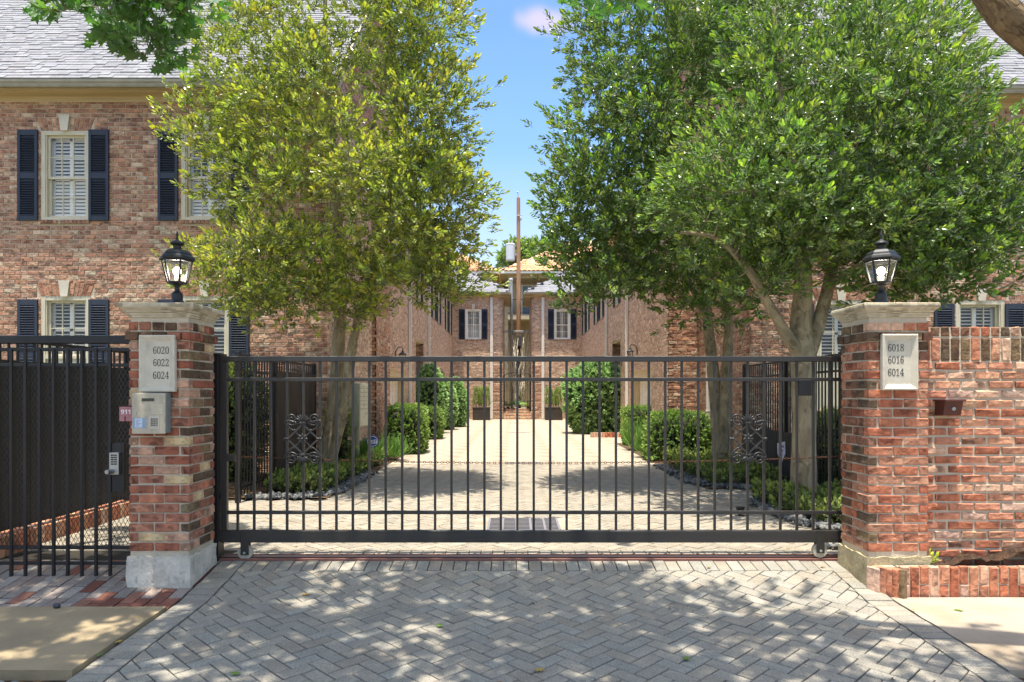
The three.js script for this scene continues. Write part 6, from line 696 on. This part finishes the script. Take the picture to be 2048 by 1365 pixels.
// ------------------------------------------------------------------ pebbles, leaves and small things
const pebTones = [[150, 152, 150], [122, 126, 126], [176, 174, 168], [96, 102, 106], [190, 186, 176], [136, 136, 132]].map((c) => lin(...c)), pebMats = pebTones.map((c) => mat(c, 0.6, { map: grainTex }));
const pebGeo = [0, 1, 2, 3].map((k) => { const g = new THREE.IcosahedronGeometry(1, 3), p = g.attributes.position; for (let i = 0; i < p.count; i++) { const f = 1 + 0.3 * (fbm(p.getX(i) + 5, p.getY(i) + p.getZ(i) * 0.7 + 5, 99, 2, k + 3) - 0.5); p.setXYZ(i, p.getX(i) * f, p.getY(i) * f, p.getZ(i) * f); } g.computeVertexNormals(); return g; });
{ const R = rng(401); let n = 0; for (let i = 0; i < 400 && n < 46; i++) { const x = mix(-3.6, -2.52, R()), d = mix(3.35, 3.84, R()); if (x > -2.5 - (3.86 - d) * 0.25) continue; const s = 0.024 + R() * 0.026, m = solo('river_pebble', 'smooth grey river pebble below the tan pavement slab', 'pebble', pebGeo[n % 4], pebMats[Math.floor(R() * 6)], [x, gy(d) - 0.02 + s * 0.35, -d], 'pebbles at the end of the tan pavement slab'); m.scale.set(s * 1.35, s * 0.7, s); m.rotation.set(R() * 0.3, R() * 6, R() * 0.3); n++; }
  for (let i = 0; i < 14; i++) { const x = mix(2.86, 3.3, R()), d = mix(3.55, 3.95, R()), s = 0.024 + R() * 0.026, m = solo('river_pebble', 'pale river pebble beside the bright concrete pavement', 'pebble', pebGeo[i % 4], pebMats[Math.floor(R() * 6)], [x, gy(d) - 0.03 + s * 0.35, -d], 'pebbles beside the bright concrete pavement'); m.scale.set(s * 1.35, s * 0.7, s); m.rotation.set(R() * 0.3, R() * 6, R() * 0.3); }
  const strip = (name, label, pts, n, wide, seed) => { const Q = rng(seed), o = new THREE.InstancedMesh(pebGeo[seed % 4], mat([1, 1, 1], 0.6, { map: grainTex }), n), M = new THREE.Matrix4(), c = new THREE.Color(); for (let i = 0; i < n; i++) { const t = Q() * (pts.length - 1), k = Math.min(pts.length - 2, Math.floor(t)), x = mix(pts[k][0], pts[k + 1][0], t - k) + gauss(Q) * wide, d = mix(pts[k][1], pts[k + 1][1], t - k) + gauss(Q) * wide, s = 0.011 + Q() * Q() * 0.034; M.compose(V3(x, gy(d) + 0.012 + s * 0.4 + Q() * 0.02, -d), new THREE.Quaternion().setFromEuler(new THREE.Euler(Q(), Q() * 6, Q())), V3(s * 1.3, s * 0.75, s)); o.setMatrixAt(i, M); o.setColorAt(i, c.setRGB(...pick(pebTones.slice(0, 4), Q).map((v) => v * 0.5))); } o.name = numbered(name); shade(o); o.userData = { kind: 'stuff', label, category: 'pebbles' }; scene.add(o); };
  strip('pebble_edging', 'grey pebbles edging the bed of the double trunk', [[-3.4, 9.25], [-2.75, 9.35], [-2.45, 9.9], [-2.45, 12.2]], 800, 0.11, 411); strip('pebble_edging', 'dark pebbles edging the bed of the forked trunks', [[3.9, 10.3], [2.95, 10.35], [2.73, 11], [2.72, 13.4]], 800, 0.11, 412); strip('pebble_edging', 'dark pebbles around the bed of the thick single trunk', [[3.0, 8.9], [2.95, 8.0], [3.05, 7.4], [3.3, 7.1], [3.9, 6.9]], 700, 0.1, 413); strip('pebble_edging', 'dark pebbles beside the gate wheel at the plaque pillar', [[2.86, 6.25], [3.1, 6.5], [3.5, 6.6]], 150, 0.09, 414);
  const rk = (label, x, d, s, k) => { const m = solo('garden_rock', label, 'rock', pebGeo[k], mat(lin(150, 138, 112), 0.95, { map: barkTex }), [x, gy(d) + 0.05, -d]); m.scale.set(s * 1.5, s, s); m.rotation.y = k; }; rk('tan rock in the bed below the thick single trunk', 3.35, 7.6, 0.13, 0); rk('larger tan rock beside the thick single trunk', 3.7, 7.9, 0.16, 1); rk('flat tan rock at the corner of the forked trunk bed', 3.2, 10.6, 0.12, 2);
  { const m = solo('slate_stone', 'single dark slate stone lying on the tan pavement slab', 'stone', pebGeo[2], mat(lin(70, 76, 82), 0.6, { map: grainTex }), [wx(115, 4.98), 0.012, -4.97]); m.scale.set(0.026, 0.019, 0.022); }
  const fl = [['green', 188, 1318, 0], ['green', 481, 1352, 1], ['dry', 245, 1284, 2], ['green', 1907, 1219, 3], ['dry', 1068, 1346, 4], ['green', 880, 1258, 5], ['dry', 620, 1192, 6], ['green', 1374, 1317, 7]]; const fm = { green: mat(lin(104, 132, 48), 0.8, { side: THREE.DoubleSide }), dry: mat(lin(168, 140, 70), 0.9, { side: THREE.DoubleSide }) };
  const where = ['beside the tan slab edge', 'at the front edge of the drive', 'near the tan slab corner', 'on the bright concrete pavement', 'in the middle of the herringbone drive', 'on the drive in front of the drain', 'near the stucco pillar foot', 'toward the bright side of the drive'];
  for (const [k, px, py, i] of fl) { let d = 4.5; for (let t = 0; t < 12; t++) d = F * (EYE - gy(d)) / (py - VY); const mb = new MB(); oakLeafInto(mb, turned(0, 0, 0, -1.4, i * 1.3, 0), 0.07, [1, 1, 1]); solo('fallen_leaf', `${k === 'dry' ? 'dry yellow' : 'fresh green'} oak leaf lying ${where[i]}`, 'leaf', mb.geo(), fm[k], [wx(px, d), i === 3 ? -0.018 : gy(d) + 0.012, -d]); } }
{ const R = rng(431), n = 90, o = new THREE.InstancedMesh((() => { const mb = new MB(); leafInto(mb, turned(0, 0, 0, -1.45, 0, 0), 1, 0.5, [1, 1, 1]); return mb.geo(); })(), mat([1, 1, 1], 0.9, { side: THREE.DoubleSide, vertexColors: true }), n), M = new THREE.Matrix4(), c = new THREE.Color(), tones = [[128, 104, 60], [96, 78, 50], [110, 124, 50], [150, 128, 76]].map((t) => lin(...t)); for (let i = 0; i < n; i++) { const d = 3.6 + Math.pow(R(), 1.3) * 5.2, x = mix(-2.6, 2.8, R()); M.compose(V3(x, gy(d) + 0.005, -d), new THREE.Quaternion().setFromEuler(new THREE.Euler(0, R() * 6.28, (R() - 0.5) * 0.5)), V3(1, 1, 1).multiplyScalar(0.012 + R() * R() * 0.04)); o.setMatrixAt(i, M); o.setColorAt(i, c.setRGB(...pick(tones, R))); } o.name = 'leaf_litter'; shade(o); o.userData = { kind: 'stuff', label: 'small dry leaf bits scattered over the herringbone drive', category: 'leaf litter' }; scene.add(o); }
function grate(label, x0, x1, d0, d1, cols, rows) { const y = gy((d0 + d1) / 2) + 0.004, g = thing('drain_grate', label, 'drain', [(x0 + x1) / 2, y, -(d0 + d1) / 2]), list = []; part(g, 'shade_plate', metric(bx(x0, x1, y - 0.02, y - 0.0115, -d1, -d0)), mat(lin(26, 22, 20), 1)); for (let i = 0; i <= cols; i++) { const x = mix(x0, x1, i / cols); list.push(rb(x - 0.012, x + 0.012, y - 0.001, y + 0.004, -d1, -d0, 0.001, 1)); } for (let i = 0; i <= rows; i++) { const d = mix(d0, d1, i / rows); list.push(rb(x0, x1, y - 0.001, y + 0.003, -d - 0.01, -d + 0.01, 0.001, 1)); } part(g, 'grid', joined(list), mat(lin(150, 146, 148), 0.5, { metalness: 0.3, map: paintTex })); for (const a of [x0 - 0.14, x1]) part(g, 'collar', metric(bx(a, a + 0.14, y - 0.05, y - 0.0015, -d1, -d0)), mConcrete); }  // near-black plate just under the bars paints the shade of a pit
grate('square steel drain grate in the pavers just behind the gate', wx(978, 7.5), wx(1116, 7.5), 7.18, 7.86, 5, 9); grate('narrow drain grate where the pavers meet the concrete court', -0.18, 0.5, 13.9, 14.2, 7, 3); grate('thin drain grate across the middle of the concrete court', -0.17, 0.5, 24.8, 25.1, 7, 2); grate('farthest thin drain grate before the brick steps', -0.2, 0.45, 32.6, 32.9, 7, 2);
{ // cluster mailbox
  const x0 = -3.06, x1 = -2.78, d0 = 12.75, d1 = 13.55, y0 = 0.885, y1 = 1.69, g = thing('mailbox_cluster', 'beige cluster mailbox on a post behind the pale double trunk', 'mailbox', [-2.92, 0.15, -13.15]), mM = mat(lin(172, 174, 152), 0.5, { map: grainTex }), mD = mat(lin(206, 204, 182), 0.5);
  part(g, 'cabinet', rb(x0, x1, y0, y1, -d1, -d0, 0.01), mM); part(g, 'post', rod([-2.92, 0.05, -13.15], [-2.92, y0, -13.15], 0.06, 0.06, 16), mM);
  const door = (a, b, c, e) => { const d = part(g, 'door', rb(x1 - 0.002, x1 + 0.012, mix(y0, y1, c) + 0.004, mix(y0, y1, e) - 0.004, -mix(d0, d1, b) + 0.004, -mix(d0, d1, a) - 0.004, 0.003, 1), mD); part(d, 'lock', rod([x1 + 0.01, mix(y0, y1, (c + e) / 2), -mix(d0, d1, mix(a, b, 0.8))], [x1 + 0.018, mix(y0, y1, (c + e) / 2), -mix(d0, d1, mix(a, b, 0.8))], 0.012, 0.01, 8), mSteel); };
  for (let i = 0; i < 6; i++) for (const [a, b] of [[0.03, 0.5], [0.5, 0.97]]) door(a, b, 0.42 + i * 0.093, 0.42 + (i + 1) * 0.093); door(0.03, 0.5, 0.03, 0.42); door(0.5, 0.97, 0.03, 0.3); door(0.5, 0.97, 0.3, 0.42); }
{ // alarm company sign
  const d = 13.0, x = wx(745, d), y = wy(883, d), oct = (r) => new THREE.Shape(Array.from({ length: 8 }, (_, k) => new THREE.Vector2(Math.cos((k + 0.5) * Math.PI / 4) * r, Math.sin((k + 0.5) * Math.PI / 4) * r))), T = new THREE.Matrix4().makeTranslation(x, y, -d).multiply(new THREE.Matrix4().makeRotationY(0.25)).multiply(new THREE.Matrix4().makeRotationZ(0.12)), ex = (s, h, z) => { const e = new THREE.ExtrudeGeometry(s, { depth: h, bevelEnabled: false }); e.translate(0, 0, z); return e.applyMatrix4(T); }, g = thing('security_sign', 'blue octagonal security sign reading ADT on a garden stake', 'sign', [x, 0.2, -d]), mBl = mat(lin(40, 66, 150), 0.45), mWh = mat(lin(236, 238, 242), 0.5);
  part(g, 'board', ex(oct(0.115), 0.008, 0), mBl); part(g, 'white_ring', (() => { const s = oct(0.1); s.holes.push(oct(0.089)); return ex(s, 0.002, 0.0085); })(), mWh); part(g, 'white_band', new THREE.BoxGeometry(0.15, 0.07, 0.002).translate(0, -0.012, 0.0105).applyMatrix4(T), mWh); part(g, 'lettering', lettering('ADT', sansBold, 0.05, 0.002, 0, -0.012, 0.012).applyMatrix4(T), mBl); part(g, 'stake', rod([x, 0.15, -d - 0.01], [x, y, -d - 0.01], 0.01, 0.01, 8), mGalv); }
for (const [label, pa, pb, seed] of [['dark square planter with three small cypresses under the bright white window', 946, 980, 441], ['dark square planter with three small cypresses under the window with dark glass', 1090, 1124, 442]]) { const d = 36.6, x0 = wx(pa, d), x1 = wx(pb, d), y0 = gy(d), y1 = y0 + 0.66, g = thing('cypress_planter', label, 'planter', [(x0 + x1) / 2, y0, -d]); part(g, 'box', joined(rb(x0, x1, y0 + 0.01, y1 - 0.03, -d - 0.4, -d + 0.4, 0.01), rb(x0 - 0.015, x1 + 0.015, y1 - 0.05, y1, -d - 0.415, -d + 0.415, 0.01)), mat(lin(66, 60, 54), 0.6, { map: woodTex })); const R = rng(seed); for (let k = 0; k < 3; k++) { const cx = mix(x0, x1, 0.2 + k * 0.3), l = [], h = 0.75 + R() * 0.2; for (let i = 0; i < 110; i++) { const t = R(), r = 0.13 * (1 - t * 0.75), a = R() * 6.28; l.push([V3(cx + Math.cos(a) * r, y1 + t * h, -d + Math.sin(a) * r), V3(Math.cos(a) * 0.5, 1, Math.sin(a) * 0.5).normalize(), 0.9 + R() * 0.5, grey(0.85 + R() * 0.3), R() * 6]); } copiesOf(g, 'cypress', sprigConifer[0], l, mLeafMatte); part(g, 'stem', rod([cx, y1 - 0.05, -d], [cx, y1 + h * 0.7, -d], 0.02, 0.008, 6), mBarkDark); } }
{ const g = thing('brick_edging', 'short curved brick edging around the round bush', 'edging', [3.1, 0.15, -22.3]), R = rng(451); part(g, 'bed', metric(bx(2.35, 3.46, 0.1, 0.29, -22.35, -22.2)), mMortarOld); for (let i = 0; i < 15; i++) { const c = chamferBox(0.063, 0.19, 0.1, 0.006, pick(wornTones, R), R, 0.006); c.translate(2.39 + i * 0.073, 0.21, -22.17); part(g, 'brick', c, mBrick); } }
{ const d = 26.2, x = wx(1155, d), y = gy(d), g = thing('soil_bag', 'white and green garden bag leaning beside the round bush', 'bag', [x, y, -d]), s = new THREE.BoxGeometry(0.36, 0.62, 0.16, 10, 12, 4), p = s.attributes.position; for (let i = 0; i < p.count; i++) { const t = p.getY(i) / 0.62 + 0.5, pin = 0.35 + 0.65 * Math.sin(Math.PI * clamp(t * 0.9 + 0.05)); p.setZ(i, p.getZ(i) * pin); p.setX(i, p.getX(i) * (1 - 0.5 * t * t) + t * 0.0 + (vnoise(t * 8, p.getX(i) * 9 + 9, 99, 2) - 0.5) * 0.03); } s.computeVertexNormals(); s.translate(0, 0.31, 0); s.rotateX(-0.35); s.translate(x, y, -d); part(g, 'sack', s, mat(lin(232, 234, 232), 0.6)); const b = new THREE.BoxGeometry(0.37, 0.16, 0.17, 4, 2, 2); b.translate(0, 0.1, 0.004); b.rotateX(-0.35); b.translate(x, y, -d); part(g, 'green_band', b, mat(lin(92, 160, 70), 0.5)); }
for (const [k, px, c] of [['terracotta pot with a small plant beside the round bush', 1173, [150, 82, 58]], ['dark nursery pot beside the terracotta pot', 1181, [60, 56, 54]]]) { const d = 26.4, x = wx(px, d), y = gy(d), g = thing('flower_pot', k, 'pot', [x, y, -d]); part(g, 'pot', lathe([[0.001, 0], [0.07, 0], [0.1, 0.17], [0.108, 0.17], [0.108, 0.2], [0.09, 0.2], [0.08, 0.17], [0.001, 0.17]], x, y, -d, 18), mat(lin(...c), 0.8)); const R = rng(px), l = []; for (let i = 0; i < 12; i++) l.push([V3(x, y + 0.16, -d), V3(R() - 0.5, 1, R() - 0.5).normalize(), 1 + R() * 0.6, grey(1), R() * 6]); copiesOf(g, 'plant', sprigCover[0], l, mLeafMatte); }
function fan(label, x, y, d, n, len, seed, tones) { const g = thing('sago_palm', label, 'palm', [x, y, -d]), R = rng(seed), mb = new MB(); part(g, 'trunk', rod([x, y, -d], [x, y + 0.12, -d], 0.09, 0.07, 10), mBarkDark); for (let i = 0; i < n; i++) { const a = i / n * 6.28 + R() * 0.3, up = 0.5 + R() * 0.7, col = pick(tones, R); for (let k = 1; k < 14; k++) { const t = k / 14, r = len * t * (0.75 + 0.1 * up), h = len * (t * up * 0.95 - t * t * 0.62), px = x + Math.cos(a) * r, pz = -d + Math.sin(a) * r; for (const s of [1, -1]) { const b = a + s * 1.0, l = len * 0.26 * Math.sin(Math.PI * (0.15 + t * 0.8)); mb.tri([px, y + 0.14 + h, pz], [px + Math.cos(a) * 0.03, y + 0.15 + h, pz + Math.sin(a) * 0.03], [px + Math.cos(b) * l, y + 0.1 + h, pz + Math.sin(b) * l], col, [0, 0], [0, 0], [0, 0]); } } } part(g, 'fronds', mb.geo(), mLeafMatte); }
fan('dark green sago palm at the edge of the brick steps', -0.38, 0.72, 39.2, 16, 0.85, 461, G([44, 88, 44], [56, 100, 50])); fan('yellow-green sago palm opposite the dark one', 0.72, 0.72, 39.4, 12, 0.6, 462, G([150, 170, 50], [120, 150, 44])); fan('grey-green spiky plant in the middle behind the steps', 0.25, 0.72, 40.2, 18, 0.7, 463, G([120, 140, 110], [96, 118, 90]));
{ const R = rng(471), list = [], d = 41, x = wx(1038, d), g = thing('bare_vine', 'bare pale branches fanning out around the utility pole', 'vine', [x, 0.7, -d + 0.5]); for (let i = 0; i < 46; i++) { const a = (R() - 0.5) * 2.2, h = 2.2 + R() * 1.7, pts = [[x + a * 0.12, 1.0 + R() * 0.4, -d + 0.6]]; for (let k = 1; k <= 4; k++) pts.push([x + a * (0.12 + 0.2 * k) + (R() - 0.5) * 0.2, 1.2 + h * k / 4 + (R() - 0.5) * 0.2, -d + 0.6 + (R() - 0.5) * 0.8]); list.push(wire(pts, 0.008 + R() * 0.01, 12, 4)); } part(g, 'branches', joined(list), mat(lin(236, 226, 204), 0.9)); part(g, 'stem', wire([[x, 0.5, -d + 0.6], [x + 0.03, 1.2, -d + 0.6], [x, 2, -d + 0.55]], 0.07, 10, 8), mBarkDark); }
tree('distant_tree', 'feathery tree far behind the tiled roofs beside the pole', [-0.3, 0.3, -66], [[[-0.3, 0, -66, 0.3], [-0.4, 6, -66, 0.22], [-0.2, 10, -66, 0.12], [0, 13, -66, 0.05]]], [[[-0.1, 13.2, -66], [1.6, 2.2, 1.6], 26], [[1.6, 13.8, -66], [1.4, 1.6, 1.4], 18]], { sprigs: sprigDark, bark: mBarkDark, seed: 481, per: 30, clumpR: 0.6, size: 3 });
{ const d = 8.0, x = wx(1481, d), y = gy(d), g = thing('path_uplight', 'small black uplight on the pavers near the tree bed', 'garden light', [x, y, -d]); part(g, 'cup', lathe([[0.02, 0], [0.035, 0.05], [0.05, 0.1], [0.046, 0.1], [0.03, 0.05], [0.001, 0.04]], x, y, -d, 16), mIronBlack); part(g, 'foot', rb(x - 0.06, x + 0.06, y, y + 0.01, -d - 0.02, -d + 0.02, 0.004), mIronBlack); }
{ const R = rng(491), x = wx(1856, 5.4), d = 5.4, g = thing('seedling', 'small green seedling in the planter soil at the pillar corner', 'plant', [x, 0.2, -d]), l = []; for (let i = 0; i < 3; i++) l.push([V3(x, 0.18, -d), V3((R() - 0.5) * 1.4, 0.8, (R() - 0.5) * 1.4).normalize(), 0.45 + R() * 0.2, [1.3, 1.3, 1.2], R() * 6]); copiesOf(g, 'leaves', sprigHolly[0], l, mLeafMatte); }

renderer.render(scene, camera);
